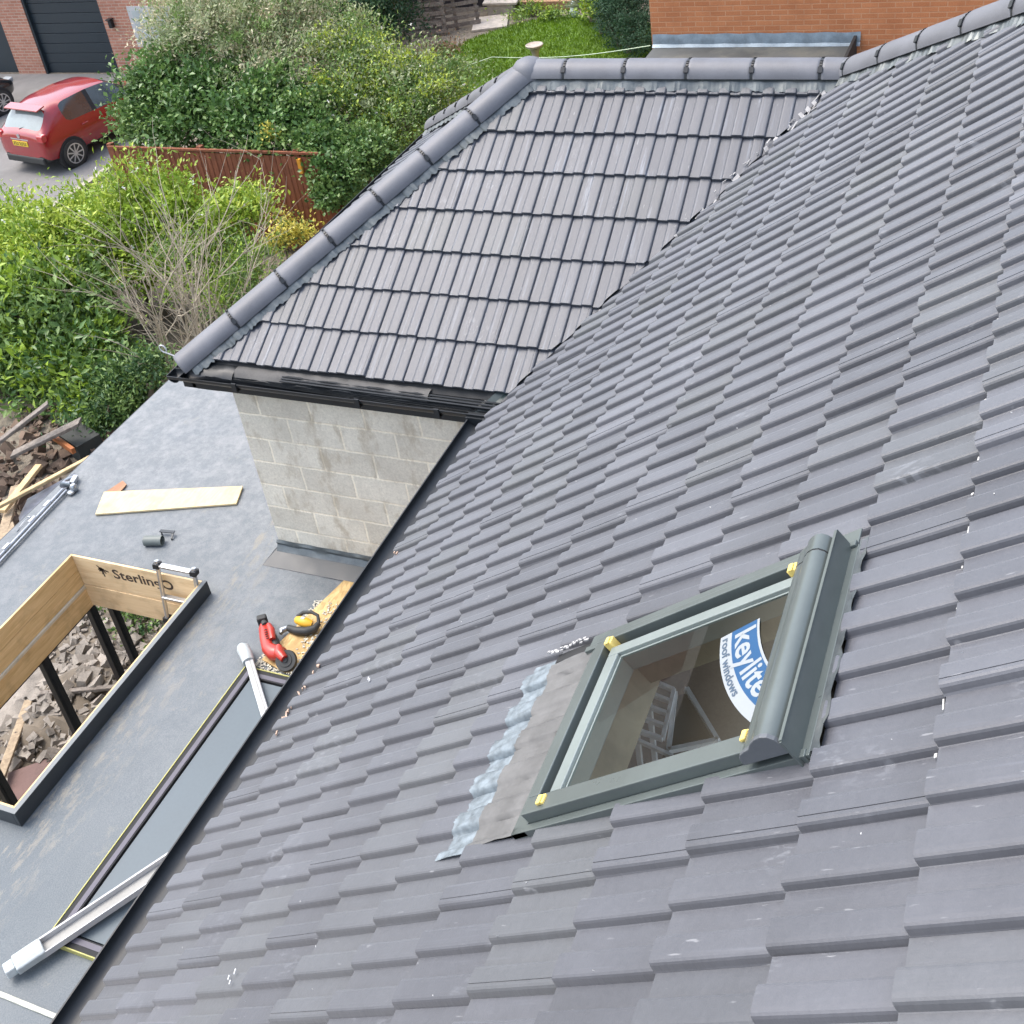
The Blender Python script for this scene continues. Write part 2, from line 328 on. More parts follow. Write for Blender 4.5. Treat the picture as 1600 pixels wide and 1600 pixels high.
P = .146
RH = 1.22
PROF = [(0,0),(.030,0),(.058,0),(.0635,.0035),(.067,.011),(.0715,.0165),(.079,.0190),(.100,.0195),(.122,.0195),(.1315,.0187),(.1368,.0165),(.1400,.0125),(.1420,.0065),(.1435,.0010),(.1465,-.0035)]
PROFL = [(0,0),(.030,0),(.058,0),(.0635,.0035),(.067,.011),(.0715,.0165),(.079,.0190),(.100,.0195),(.1165,.0197),(.1188,.0197),(.1190,.0150),(.1199,.0150),(.1201,.0186),(.1290,.0184),(.1350,.0165),(.1395,.0125),(.1420,.0060),(.1435,.0010),(.1475,-.0045)]
TH = .025
PROF = [(a, b*RH if b > 0 else b) for a, b in PROF]; PROFL = [(a, b*RH if b > 0 else b) for a, b in PROFL]
def tiles(F, u0, s0, g, nu, ns, cuts, hole=None, p=P, seed=1, base=0.0, step=TH, hk=1.0):
    rnd = random.Random(seed)
    bm = bmesh.new(); uvl = bm.loops.layers.uv.new('UVMap'); tl = bm.faces.layers.float.new('tint'); tn = bm.faces.layers.float.new('tone')
    for j in range(ns):
        for i in range(nu):
            ua, sa = u0+i*2*p, s0+j*g
            tint, tone = rnd.random(), rnd.random(); dw = rnd.uniform(-.0015, .0015); ds = rnd.uniform(-.004, .004); tw = rnd.uniform(-.0028, .0028); lft = rnd.choice([0, 0, 0, 0, 0, 0, .004]) 
            pr = PROF[:-1]+[(a+P, b) for a, b in (PROFL if rnd.random() < .3 else PROF)]
            pr = [(a*p/P, b*hk) for a, b in pr]
            rows = []
            for (sv, wv, hs) in ((sa+ds+.022, -.002, .45), (sa+ds+.002, step-.013, .90), (sa+ds+.005, step, 1), (sa+g*.5, step*.52, 1), (sa+g+.03, 0.0, 1)):
                row = []
                for a, b in pr:
                    w = base+wv+b*hs+dw+tw*(a/(2*p)-.5)+lft*(1-(sv-sa)/g)
                    if wv < .0 and hs < .9: w = base-.004+b*.3
                    row.append((bm.verts.new(F(ua+a, sv, w)), ua+a, sv))
                rows.append(row)
            for r in range(4):
                for k in range(len(pr)-1):
                    q = [rows[r][k], rows[r][k+1], rows[r+1][k+1], rows[r+1][k]]
                    f = bm.faces.new([x[0] for x in q]); f[tl] = tint; f[tn] = tone
                    for lp, x in zip(f.loops, q): lp[uvl].uv = (x[1]+tint*3, x[2]+tone*5+(.0 if r else .2))
                    f.smooth = False
            # right-hand side wall of the last roll so cut edges look solid
    geom = lambda: bm.verts[:]+bm.edges[:]+bm.faces[:]
    for co, no in cuts:
        bmesh.ops.bisect_plane(bm, geom=geom(), plane_co=co, plane_no=no, clear_outer=True)
    if hole:
        x0, x1, h0, h1 = hole
        for co, no in ((F(x0,0,0), Vector(F(1,0,0))-Vector(F(0,0,0))), (F(x1,0,0), Vector(F(1,0,0))-Vector(F(0,0,0))), (F(0,h0,0), Vector(F(0,1,0))-Vector(F(0,0,0))), (F(0,h1,0), Vector(F(0,1,0))-Vector(F(0,0,0)))):
            bmesh.ops.bisect_plane(bm, geom=geom(), plane_co=co, plane_no=no)
        dirx = Vector(F(1,0,0))-Vector(F(0,0,0)); dirs = Vector(F(0,1,0))-Vector(F(0,0,0)); o = Vector(F(0,0,0)); kill = []
        for f in bm.faces:
            c = f.calc_center_median()-o
            if x0 < c.dot(dirx) < x1 and h0 < c.dot(dirs) < h1: kill.append(f)
        bmesh.ops.delete(bm, geom=kill, context='FACES')
    return bm

house = thing('house', (0, 0, ZG), 'grey tiled house with a block built rear wing, seen from above its main roof', 'house')
# ---- main roof slope (part) with tiles
vdir = Vector((-W2, YA, 0)).normalized()            # valley, in plan
vn = Vector((vdir.y, -vdir.x, 0))                   # points to main-roof side?
if vn.dot(Vector((1, 1, 0))) < 0: vn = -vn
hdir = Vector((1, mH, 0)).normalized(); hn = Vector((-hdir.y, hdir.x, 0))   # up side of main hip
VT = Vector((-W2, YA, ZR))
XA0 = 4.395-2*P*23
main_roof = put('main_roof', tiles(FA, XA0, -.0975, .3125, 26, 17,
    [(Vector((0,0,0))+vn*.018, -vn), (VT-hn*.03, hn), ((5.35,0,0), (1,0,0)), ((0,3.95,0), (0,1,0))],
    hole=(3.145, 3.895, 2.08, 3.345), seed=3), M_tileA, house, recalc=False, label='charcoal interlocking tiles of the main slope, staggering away from the camera')
# dark underlay below the tiles, with the window opening left out
def slab(F, polys, w0, w1):
    mb = MB()
    for pl in polys:
        n = len(pl); vs = [F(u, s, w0) for u, s in pl]+[F(u, s, w1) for u, s in pl]
        mb.add(vs, [tuple(range(n)), tuple(range(2*n-1, n-1, -1))]+[(i, n+i, n+(i+1) % n, (i+1) % n) for i in range(n)])
    return mb
sV = YA*sA; sTop = 3.95*sA
xh = -W2+(3.95-YA)/mH
put('roof_deck', slab(FA, [[(0,0),(3.135,0),(3.135,sV),(-W2,sV)], [(3.135,0),(3.905,0),(3.905,2.26),(3.135,2.26)], [(3.905,0),(5.35,0),(5.35,sTop),(3.905,sTop)],
    [(3.135,3.345),(3.905,3.345),(3.905,sTop),(3.135,sTop)], [(-W2,sV),(3.135,sV),(3.135,sTop),(xh,sTop)]], -.055, -.012), M_blackmat, main_roof)
# ---- wing: near slope, hip end, far slope
hipd = Vector((-W2, YHT-YHB, 0)).normalized(); hipn = Vector((-hipd.y, hipd.x, 0))
if hipn.dot(Vector((0, -1, 0))) < 0: hipn = -hipn          # points away to the hip end
PB = .1478
wing = put('wing_roof', tiles(FB, -.161-2*PB*9, .045, .3335, 16, 8,
    [(Vector((0,0,0))-vn*.012, vn), ((0,YHB,0), hipn), ((-W2+.02,0,0), (-1,0,0))], p=PB, hk=.58, seed=11), M_tileB, house, recalc=False, label='weathered grey tiles of the wing slope with pale run-off streaks')
put('roof_deck', slab(FB, [[(0,0),(YHB,0),(YHT,W2*sB),(YA,W2*sB)]], -.05, -.012), M_blackmat, wing)
hipd2 = Vector((W2, YHT-YHB, 0)).normalized(); hipn2 = Vector((hipd2.y, -hipd2.x, 0))
if hipn2.dot(Vector((-1, 0, 0))) < 0: hipn2 = -hipn2
hip_end = put('hip_end_roof', tiles(FC, -2*W2-.1, .045, .3335, 16, 8,
    [((0,YHB,0), -hipn), ((-2*W2,YHB,0), hipn2)], p=PB, hk=.58, seed=12), M_tileB, house, recalc=False)
put('roof_deck', slab(FC, [[(0,0),(-2*W2,0),(-W2,(YHT-YHB)*sB)]], -.05, -.012), M_blackmat, hip_end)
rear_roof = put('rear_roof', tiles(FD, -YHT-3.2, .045, .3335, 20, 8,
    [((-2*W2,YHB,0), -hipn2), ((-W2-.02,0,0), (1,0,0))], p=PB, hk=.58, seed=13), M_tileA, house, recalc=False)
put('roof_deck', slab(FD, [[(-YHB,0),(-3.95,0),(-3.95,W2*sB),(-YHT,W2*sB)], [(-YA,W2*sB),(-3.95,W2*sB),(-3.95,(xh+2*W2)*sB)]], -.05, -.012), M_blackmat, rear_roof)

# ---- ridge and hip tiles, each its own mesh (sub-parts), with dark unions between them
def ridge_piece(a, b, nrm, parent, r=.117, union=True, sink=.028, smooth_end=False):
    a, b = Vector(a), Vector(b); ax = (b-a).normalized(); n = Vector(nrm); n = (n-ax*n.dot(ax)).normalized(); sd_ = ax.cross(n)
    mb = MB(); K = 18; span = R(82)
    def ring(p, rr): return [p-n*sink+(n*math.cos(-span+2*span*k/K)+sd_*math.sin(-span+2*span*k/K))*rr for k in range(K+1)]
    g = .009
    p0, p1 = a+ax*g, b-ax*g; ln = (p1-p0).length
    secs = [(p0, r-.003), (p0+ax*.004, r+.0005), (p0+ax*.02, r+.001), (p1-ax*.02, r-.001), (p1-ax*.003, r-.0015), (p1, r-.005)]
    vs = []
    for p, rr in secs: vs += ring(p, rr)
    m_ = K+1
    fs = [(i*m_+k, i*m_+k+1, (i+1)*m_+k+1, (i+1)*m_+k) for i in range(len(secs)-1) for k in range(K)]
    b0 = len(vs)
    for p, rr in (secs[0], secs[-1]): vs += ring(p, rr-.016)
    e = (len(secs)-1)*m_
    fs += [(k+1, k, b0+k, b0+k+1) for k in range(K)]+[(e+k, e+k+1, b0+m_+k+1, b0+m_+k) for k in range(K)]
    fs += [(b0+k, b0+m_+k, b0+m_+k+1, b0+k+1) for k in range(K)]
    fs += [(0, b0, b0+m_, e)[::-1], (K, e+K, b0+m_+K, b0+K)[::-1]] if False else []
    mb.add(vs, fs, 0)
    if union:      # slim black union straddling the joint at b, with its side clamp
        vs = []; q0, q1 = b-ax*.010, b+ax*.010; us, ue = int(K*.12), K
        for q in (q0, q1):
            vs += [q-n*sink+(n*math.cos(-span+2*span*k/K)+sd_*math.sin(-span+2*span*k/K))*(r-.0035) for k in range(us, ue+1)]
        c = ue-us+1; mb.add(vs, [(k, k+1, c+k+1, c+k) for k in range(c-1)], 1)
        for sgn in (-1, 1):
            th = sgn*R(52); dd = n*math.cos(th)+sd_*math.sin(th); tt = -n*math.sin(th)+sd_*math.cos(th)
            mb.obox(b-n*sink+dd*(r+.003), ax, tt, dd, .030, .040, .014, 1)
            for k2 in range(4):
                th = sgn*R(14+k2*10); dd = n*math.cos(th)+sd_*math.sin(th); tt = -n*math.sin(th)+sd_*math.cos(th)
                mb.obox(b-n*sink+dd*(r+.0005), ax, tt, dd, .016, .013, .006, 1)
    return put('ridge_tile', mb, [M_ridge, M_black], parent, smooth=50, recalc=True)
nB = Vector((kB, 0, 1)).normalized(); nC = Vector((0, -kB, 1)).normalized(); nD = Vector((-kB, 0, 1)).normalized(); nA = Vector((0, -kA, 1)).normalized()
HB = Vector((0, YHB, 0)); HT = Vector((-W2, YHT, ZR))
def run(a, b, nrm, parent, first, L=.452, lift=.03, r=.117):
    a, b = Vector(a), Vector(b); d = b-a; ln = d.length; d.normalize(); t = 0; nx = first
    n = Vector(nrm).normalized()
    while t < ln-.02:
        e = min(ln, nx)
        if ln-e < .1: e = ln
        ridge_piece(a+d*t+n*lift, a+d*e+n*lift, n, parent, union=e < ln-.01, r=r)
        t = e; nx = e+L
run(HB-(HT-HB).normalized()*.06, HT, nB+nC, wing, .52, L=.455)
run(Vector((-2*W2, YHB, 0)), HT, nD+nC, hip_end, .45)
run(HT, Vector((-W2, YA-.02, ZR)), nB+nD, wing, .30, L=.4475)
he = VT+Vector((1, mH, kB))*(xh+W2)
run(VT, he, nA+nD, main_roof, .10, L=.30 if False else .44)
# moulded apex cap where two hips meet the ridge
mb = MB(); K = 14
cpt = HT+Vector((0,0,.03)); pr = [(0.0,.104),(.05,.099),(.09,.080),(.118,.045),(.128,.0),(.130,-.03)]
mb.lathe([(max(r_,.001), z) for r_, z in pr], cpt, 22); put('ridge_cap', mb, M_ridge, wing, smooth=60)
# ridge roll (dark flexible strip) under ridge and hips, following the tiles with a ragged edge
def roll_strip(a, b, n1, parent, width=.185, w=.052, side=1, ragged=.014, m=None, seed=0):
    a, b = Vector(a), Vector(b); ax = (b-a); L = ax.length; ax.normalize(); out = ax.cross(Vector(n1)).normalized()*side
    if out.z > 0: out = -out
    rnd = random.Random(seed); n = int(L/.018); mb = MB(); vs = []
    nv = Vector(n1).normalized()
    for i in range(n+1):
        p = a+ax*L*i/n; wv = width+rnd.uniform(-ragged, ragged); und = math.sin(i*.62)*.005
        vs += [p+nv*(w+.018), p+out*wv*.6+nv*(w+und), p+out*wv+nv*(w-.022+und+rnd.uniform(-.003,.003))]
    mb.add(vs, [(3*i+k, 3*i+k+1, 3*i+3+k+1, 3*i+3+k) for i in range(n) for k in range(2)])
    return put('ridge_roll', mb, m or M_lead, parent)
roll_strip(HB, HT, nB, wing, seed=1, width=.15); roll_strip(HB, HT, nC, wing, seed=2, width=.15)
roll_strip(HT, VT, nB, wing, seed=3, width=.152, ragged=.006); roll_strip(VT, he, nA, main_roof, width=.145, seed=4)
roll_strip(Vector((-2*W2, YHB, 0)), HT, nC, hip_end, seed=5, width=.15)
# curled end clip of the hip
mb = MB(); c = Vector((.03, YHB-.05, .07)); d = Vector((.10, -.9, .35)).normalized()
pts = [c+d*t*.015 for t in range(9)]; e = pts[-1]; up = Vector((0, .1, 1)); dl = d
pts += [e+d*(.028*math.sin(a))+up*(.028*(1-math.cos(a))) for a in [R(20*k) for k in range(1, 16)]]
mb.tube(pts, .0055, 6); mb.lathe([(.018,-.012),(.022,0),(.012,.014)], c, 8); put('hip_clip', mb, M_white, wing, smooth=60)

# ---- valley: dark trough with upstands and cement smears
mb = MB(); vperp = vn.normalized(); vax = (VT-Vector((0,0,0))).normalized()
def vp(t, o): # point along valley t (0..1), offset o in plan (+ main side)
    b = Vector((0,0,0)).lerp(VT, t)
    q = b+vperp*o
    z = (kA*q.y if o > 0 else -kB*q.x)
    return Vector((q.x, q.y, z))
offs = [-.13,-.11,-.10,-.06,-.02,0,.02,.06,.10,.11,.13]; hts = [-.02,-.02,.0,-.012,.002,-.016,.002,-.012,.0,-.02,-.02]
vs = []
for i in range(21):
    t = -.075+1.07*i/20
    vs += [vp(t, o)+Vector((0,0,h)) for o, h in zip(offs, hts)]
mb.add(vs, [(i*11+k, i*11+k+1, (i+1)*11+k+1, (i+1)*11+k) for i in range(20) for k in range(10)])
mb2 = MB(); vs2 = []
for i in range(41):
    t = -.01+1.0*i/40
    for o, h_ in ((-.030,-.004),(-.022,.010),(-.010,.012),(0,.010),(.008,.012),(.014,.008),(.020,-.004)): vs2.append(vp(t, o)+Vector((0,0,h_)))
mb2.add(vs2, [(i*7+k, i*7+k+1, (i+1)*7+k+1, (i+1)*7+k) for i in range(40) for k in range(6)])
put('valley_soaker', mb2, basic('valley soaker', (.035,.038,.045), .6, .3, 6), house)
put('valley_trough', mb, basic('valley trough', (.03,.045,.045), .3, .3, 10), house)
mb = MB(); rnd = random.Random(5)
for k in range(30):
    t = rnd.random()**.4*.99; o = rnd.choice([-1,1])*rnd.uniform(.028,.05); p = vp(t, o)+Vector((0,0,.034+rnd.uniform(-.012,.008)))
    l = rnd.uniform(.01,.05)*(1.7 if t > .6 else .6)
    mb.obox(p, vax+Vector((rnd.uniform(-.3,.3), rnd.uniform(-.3,.3), rnd.uniform(-.2,.2))), (0,1,.3), (0,0,1), l, rnd.uniform(.004,.012), .006)
vs = []; n_ = 60
for i in range(n_+1):
    t = .42+.565*i/n_; f = .35+.65*i/n_
    for o in (-.034, 0, .030):
        p = vp(t, o*f+rnd.uniform(-.006,.006))+Vector((0,0,.036 if o else .030)); vs.append(p+Vector((0,0,rnd.uniform(-.004,.006))))
mb.add(vs, [(3*i+k, 3*i+k+1, 3*i+4+k, 3*i+3+k) for i in range(n_) for k in range(2) if rnd.random() < .05+.6*i/n_])
tag(put('mortar_smear', mb, M_mortar, house), kind='stuff')
# crumbs of mortar at the main eave, splashes on tiles
mb = MB()
for x0, n in ((2.72,12),(2.42,8),(1.5,3)):
    for k in range(n):
        x = x0+rnd.gauss(0,.07); p = Vector(FA(x, -.09+abs(rnd.gauss(0,.025)), .035)); mb.obox(p, (1,rnd.random(),0), (0,1,rnd.random()), (0,0,1), rnd.uniform(.008,.03), rnd.uniform(.006,.014), .012)
tag(put('mortar_crumb', mb, M_orange_m, main_roof), kind='stuff')
mb = MB()
for (x, s) in ((2.71,.655),(2.725,.675),(4.20,1.03),(4.22,1.06),(4.18,1.05)):
    mb.obox(Vector(FA(x, s, .045)), (1,.3,0), (0,1,.7), (0,-.6,1), rnd.uniform(.015,.02), .007, .003)
tag(put('mortar_splash', mb, M_white, main_roof), kind='stuff')
mb = MB(); rc = random.Random(77)
for j in range(0, 15):
    for i in range(64):
        q_ = rc.random(); 
        if q_ > .72: continue
        x = 4.395-i*P+rc.uniform(.002,.02); s_ = -.0975+.3125*j-rc.uniform(.002,.008); ln = rc.uniform(.006,.040)*(1 if q_ < .3 else .4)
        y_ = s_/sA
        if s_ < .05 or x < -y_*W2/YA+.1 or x > 5.3 or y_ > 3.7 or (3.04 < x < 3.96 and 1.9 < s_ < 3.45) or (x < -W2+(y_-YA)/mH+.12 and y_ > YA): continue
        mb.obox(Vector(FA(x, s_, .0105)), (1,rc.gauss(0,.12),rc.gauss(0,.1)), (0,1,.7), (0,-.6,1), ln, rc.uniform(.0035,.007), .003)
        if q_ < .2:
            xx = 4.395-i*P-rc.uniform(.01,.12); ss = s_+rc.uniform(.02,.25); mb.obox(Vector(FA(xx, ss, .0245+max(0,TH*(1-(ss-s_)/.31)))), (rc.gauss(0,1),rc.gauss(0,1),0), (0,1,.7), (0,-.6,1), rc.uniform(.002,.007), .0025, .0015)
tag(put('cement_crumb', mb, basic('cement crumbs', (.50,.50,.49), .9, .2, 30), main_roof), kind='stuff')

# ---- gutters, fascia, underlay
def ogee(side=1, r=.052):   # open gutter profile (a: out, b: down), thin
    o = [(r*math.cos(R(180+a)), r*math.sin(R(180+a))) for a in range(0, 181, 18)]
    i = [((r-.006)*math.cos(R(180+a)), (r-.006)*math.sin(R(180+a))) for a in range(180, -1, -18)]
    return [(a+r, b) for a, b in o]+[(a+r, b) for a, b in i]
G1 = ogee(r=.058)
def gB(t, a, b): return (.018+a, t, -.035+b)
def gC(t, a, b): return (t, YHB-.018-a, -.035+b)
def gA(t, a, b): return (t, -.090-a*1.18, -.062+b)
gut = MB(); gut.extr(G1, gB, YHB-.125, .055, True); g = put('gutter', gut, M_black, house, smooth=50)
mb = MB(); mb.extr(G1, gC, -2*W2-.1, .125, True); put('gutter', mb, M_black, house, smooth=50)
mb = MB(); mb.extr(G1, gA, .13, 5.35, True)
mb.bar((.1,-.1,-.05), (5.35,-.1,-.05), .02, .006)
gA_o = put('gutter', mb, M_black, house, smooth=50)
for y in (-2.05,-1.05,-.45):
    mb = MB(); mb.box(.012,.140,y-.018,y+.018,-.10,-.088); mb.box(.130,.142,y-.018,y+.018,-.088,-.025); put('gutter_bracket', mb, M_black, g)
mb = MB(); mb.lathe([(.055,.03),(.062,.0),(.058,-.05),(.036,-.09),(.034,-.17)], (.085,-.16,-.10), 14); mb.box(.02,.15,-.24,-.08,-.10,-.052)
put('gutter_outlet', mb, M_black, g, smooth=40)
mb = MB()
for k in range(6): mb.bar((.06,YHB+.2+k*.02,-.028-.004*k),(.055+.01*k,-.05,-.022-.012*k),.006,.005)   # loose dark edge strips in the gutter
for k in range(3): mb.bar((.018+.02*k,-1.7,.004-.006*k),(.022+.022*k,.02,-.006-.008*k),.016,.005)
put('eaves_strip', mb, M_black, g)
def drape(F, u0, u1, n, prof, seed, fade=None):
    rnd = random.Random(seed); vs = []; m_ = len(prof)
    for i in range(n+1):
        u = u0+(u1-u0)*i/n; f = 1 if fade is None else fade(i/n)
        vs += [F(u, a*(.6+.4*f), b+(.006*math.sin(i*.9+k)+rnd.uniform(-.004,.004))*(k > 0)) for k, (a, b) in enumerate(prof)]
    mb = MB(); mb.add(vs, [(i*m_+k, i*m_+k+1, (i+1)*m_+k+1, (i+1)*m_+k) for i in range(n) for k in range(m_-1)]); return mb
put('underlay_felt', drape(lambda u,a,b: (a, u, b), -2.1, -.55, 34, [(-.03,.012),(.012,.008),(.040,-.012),(.066,-.036)], 4), M_felt, house, smooth=60)
put('underlay_felt', drape(lambda u,a,b: (a, u, b), YHB+.06, -2.1, 10, [(-.03,.010),(.015,.010),(.055,.0),(.085,-.030)], 5), M_black, house, smooth=60)
mb = MB(); mb.box(-.012,.016,YHB-.1,.05,-.20,-.03); put('fascia', mb, M_black, house)
mb = MB(); mb.box(WX+.001,-.013,YHB+.06,.2,-.215,-.203); mb.box(-4.3,.0,YHB+.0,-2.317,-.215,-.203); put('soffit', mb, M_black, house)
mb = MB(); mb.box(-4.4,.016,YHB-.02,YHB+.01,-.20,-.03); put('fascia', mb, M_black, house)
mb = MB(); mb.box(-.1,5.35,-.095,-.07,-.22,-.06); put('fascia', mb, M_black, house)
mb = MB(); mb.box(.02,5.35,-.07,.25,-.23,-.215); put('soffit', mb, M_black, house)
# ---- walls
mb = MB(); mb.box(WX-.1, WX, -2.311, .3, -2.2, -.0); bw = put('block_wall', mb, M_block, house, label='bare grey concrete block wall above the flat roof')
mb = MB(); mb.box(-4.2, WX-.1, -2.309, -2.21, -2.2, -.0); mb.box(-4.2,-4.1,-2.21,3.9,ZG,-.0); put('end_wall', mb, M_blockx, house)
M_hbrick = brick_mat('house brick', .225, .075, .01, (.30,.15,.10), (.36,.20,.13), (.42,.38,.33), 0)
mb = MB(); mb.box(WX-.1, 5.35, .25, .5, ZG, -.1); put('rear_wall', mb, M_hbrick, house)
# lead upstand at the wall foot: apron + fillet onto the membrane
mb = MB(); n = 40; vs = []
for i in range(n+1):
    y = -2.325+(.2+2.325)*i/n; k = math.sin(i*1.7)*.004+rnd.uniform(-.004,.004)
    vs += [(WX+.004, y, -1.752+k*.3), (WX+.016+k, y, -1.775+k), (WX+.012, y, -1.80+k), (WX+.03+k, y, -1.824), (WX+.045, y, -1.84)]
mb.add(vs, [(i*5+j, i*5+j+1, (i+1)*5+j+1, (i+1)*5+j) for i in range(n) for j in range(4)]); put('lead_flashing', mb, M_lead, bw, smooth=30)
mb = MB(); mb.add([(WX+.002,-2.33,-1.82),(WX+.03,-2.335,-1.835),(.05,-2.40,ZF+.004),(WX-.02,-2.40,ZF+.004),(WX+.002,.2,-1.82),(WX+.03,.2,-1.835),(.05,.2,ZF+.004),(WX-.02,.2,ZF+.004)],
    [(0,1,5,4),(1,2,6,5),(2,3,7,6),(0,3,2,1)]); put('upstand', mb, M_trim, bw)

# ---- loft lining and roof window
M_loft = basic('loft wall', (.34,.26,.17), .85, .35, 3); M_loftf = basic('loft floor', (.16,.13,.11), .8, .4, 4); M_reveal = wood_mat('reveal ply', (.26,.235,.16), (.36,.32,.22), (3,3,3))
mb = MB(); X0,X1,Y0_,Y1_,Z0_,Z1_ = 1.6,5.3,.5,3.9,.16,3.0
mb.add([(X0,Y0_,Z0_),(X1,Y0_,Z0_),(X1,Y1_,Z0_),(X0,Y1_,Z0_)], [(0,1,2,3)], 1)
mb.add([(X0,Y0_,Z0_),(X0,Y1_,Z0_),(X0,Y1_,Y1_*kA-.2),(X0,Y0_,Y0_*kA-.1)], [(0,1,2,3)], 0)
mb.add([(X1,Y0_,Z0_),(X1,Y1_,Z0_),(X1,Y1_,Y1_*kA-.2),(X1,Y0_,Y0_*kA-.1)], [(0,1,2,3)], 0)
for a_ in ((X0,2.0,Z0_,2.88),(4.9,X1,Z0_,2.88),(2.0,4.9,Z0_,.45),(2.0,4.9,2.55,2.88)): mb.add([(a_[0],Y1_,a_[2]),(a_[1],Y1_,a_[2]),(a_[1],Y1_,a_[3]),(a_[0],Y1_,a_[3])], [(0,1,2,3)], 0)   # unseen rear opening, added to let daylight into the loft
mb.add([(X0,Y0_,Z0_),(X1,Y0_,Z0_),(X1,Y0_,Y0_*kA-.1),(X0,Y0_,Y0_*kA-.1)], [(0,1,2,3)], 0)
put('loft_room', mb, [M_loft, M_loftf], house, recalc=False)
def ringbox(mb, F, x0, x1, s0, s1, t, w0, w1, m=None):
    mb.box(x0,x1,s0,s0+t,w0,w1,F,m); mb.box(x0,x1,s1-t,s1,w0,w1,F,m); mb.box(x0,x0+t,s0+t,s1-t,w0,w1,F,m); mb.box(x1-t,x1,s0+t,s1-t,w0,w1,F,m)
wx0, wx1, ws0, ws1 = 3.180, 3.878, 2.368, 3.305
mb = MB(); mb.box(wx0,wx0+.026,ws0,ws1,.0,.085,FA); mb.box(wx0+.026,wx1-.060,ws0,ws0+.046,.0,.085,FA); mb.box(wx1-.060,wx1,ws0,ws1,.0,.085,FA); mb.box(wx0+.026,wx1-.060,ws1-.05,ws1,.0,.085,FA)
rw = put('roof_window', mb, M_wgrey, house, bevel=.003, label='grey framed pivot roof window with yellow corner blocks, set in the main slope')
mb = MB(); mb.box(wx0+.027,wx0+.060,ws0+.047,ws1-.05,-.03,.030,FA); mb.box(wx0+.060,wx1-.062,ws0+.047,ws0+.072,-.03,.030,FA); mb.box(wx1-.072,wx1-.061,ws0+.072,ws1-.05,-.03,.060,FA); put('gasket', mb, M_gap, rw)
mb = MB(); mb.box(wx0+.0605,wx0+.100,ws0+.0725,ws1-.05,-.0,.074,FA); mb.box(wx0+.100,wx1-.073,ws0+.0725,ws0+.118,-.0,.074,FA); mb.box(wx0+.100,wx0+.108,ws0+.118,ws1-.05,-.0,.062,FA); mb.box(wx0+.108,wx1-.073,ws0+.118,ws0+.126,-.0,.062,FA)
put('sash', mb, basic('sash grey', (.21,.245,.235), .36, .08, 5, metal=.2, bmp=.02), rw, bevel=.003)
mb = MB(); mb.add([FA(x_, s_, .0610) for x_, s_ in ((wx0+.104,ws0+.122),(wx1-.0725,ws0+.122),(wx1-.0725,ws1-.052),(wx0+.104,ws1-.052))], [(0,1,2,3)]); put('pane', mb, glass_mat('window glass', (.86,.91,.90), 1.0, .03), rw, recalc=False)
mb = MB(); ringbox(mb, FA, wx0-.02, wx1+.02, ws0-.03, ws1+.04, .02, -.09, -.012); mb.box(wx0-.002,wx1+.002,ws0-.012,ws0+.075,-.14,-.002,FA); mb.box(wx0-.002,wx0+.045,ws0+.075,ws1-.03,-.11,-.002,FA); mb.box(wx1-.04,wx1+.002,ws0+.075,ws1-.03,-.11,-.002,FA); mb.box(wx0-.002,wx1+.002,ws1-.03,ws1+.012,-.11,-.002,FA); put('reveal', mb, M_reveal, rw)
mb = MB()   # flat flashing pieces
mb.box(3.095, wx0-.003, 2.27, 3.33, .040, .046, FA); mb.box(3.155, wx0-.003, 2.27, 3.33, .046, .056, FA)
mb.box(wx1+.002, 3.905, 2.305, 3.325, .0, .050, FA); mb.box(3.15, 3.905, 2.305, ws0-.003, .030, .050, FA)
mb.box(3.165, 3.900, ws1+.005, 3.335, .03, .046, FA)
put('flashing', mb, M_wgrey, rw, bevel=.002)
mb = MB(); vs = []; n = 30; rg = random.Random(8)
for i in range(n+1):
    x = 3.15+(3.890-3.15)*i/n; j = -.004+(.006 if (x-4.395) % P > .06 else 0)+rg.uniform(-.002,.002)
    vs += [FA(x, 3.335, .045), FA(x, 3.350, .046+rg.uniform(-.001,.001)), FA(x, 3.364+j, .048)]
mb.add(vs, [(3*i+k, 3*i+k+1, 3*i+4+k, 3*i+3+k) for i in range(n) for k in range(2)]); put('top_flashing', mb, M_lead, rw)
# pleated apron and crinkled foil below the window
def sheet(x0, x1, s0, s1, nx, ns, amp, w, seed, m, nm, fx=60, edge=.0, skew=0.0):
    rg = random.Random(seed); vs = []; ph = [rg.uniform(0, 6) for _ in range(nx+1)]
    for j in range(ns+1):
        for i in range(nx+1):
            x = x0+(x1-x0)*i/nx+rg.uniform(-.3,.3)*(x1-x0)/nx*(amp > .004); e = rg.uniform(-edge, edge) if j == 0 else 0
            xx = x; roll = ((x-4.395) % P); hh = np.interp(roll, [a for a, b in PROF], [b for a, b in PROF])
            s = s0+(s1-s0)*j/ns+e+skew*(x-x0)
            vs.append(FA(xx, s, w+hh*(.55 if s0 > 2.05 else .95)+amp*math.sin(x*fx+ph[0]+j*.9)+rg.uniform(-amp, amp)*.6))
    mb = MB(); mb.add(vs, [(j*(nx+1)+i, j*(nx+1)+i+1, (j+1)*(nx+1)+i+1, (j+1)*(nx+1)+i) for j in range(ns) for i in range(nx)])
    return put(nm, mb, m, rw, smooth=25 if amp > .004 else 60)
sheet(3.10, 3.900, 2.09, 2.30, 90, 6, .0020, .030, 3, M_pleat, 'apron', fx=310)
sheet(3.10, 3.915, 1.955, 2.10, 150, 8, .0016, .018, 4, M_foil, 'foil_strip', fx=150, edge=.006)
mb = MB()
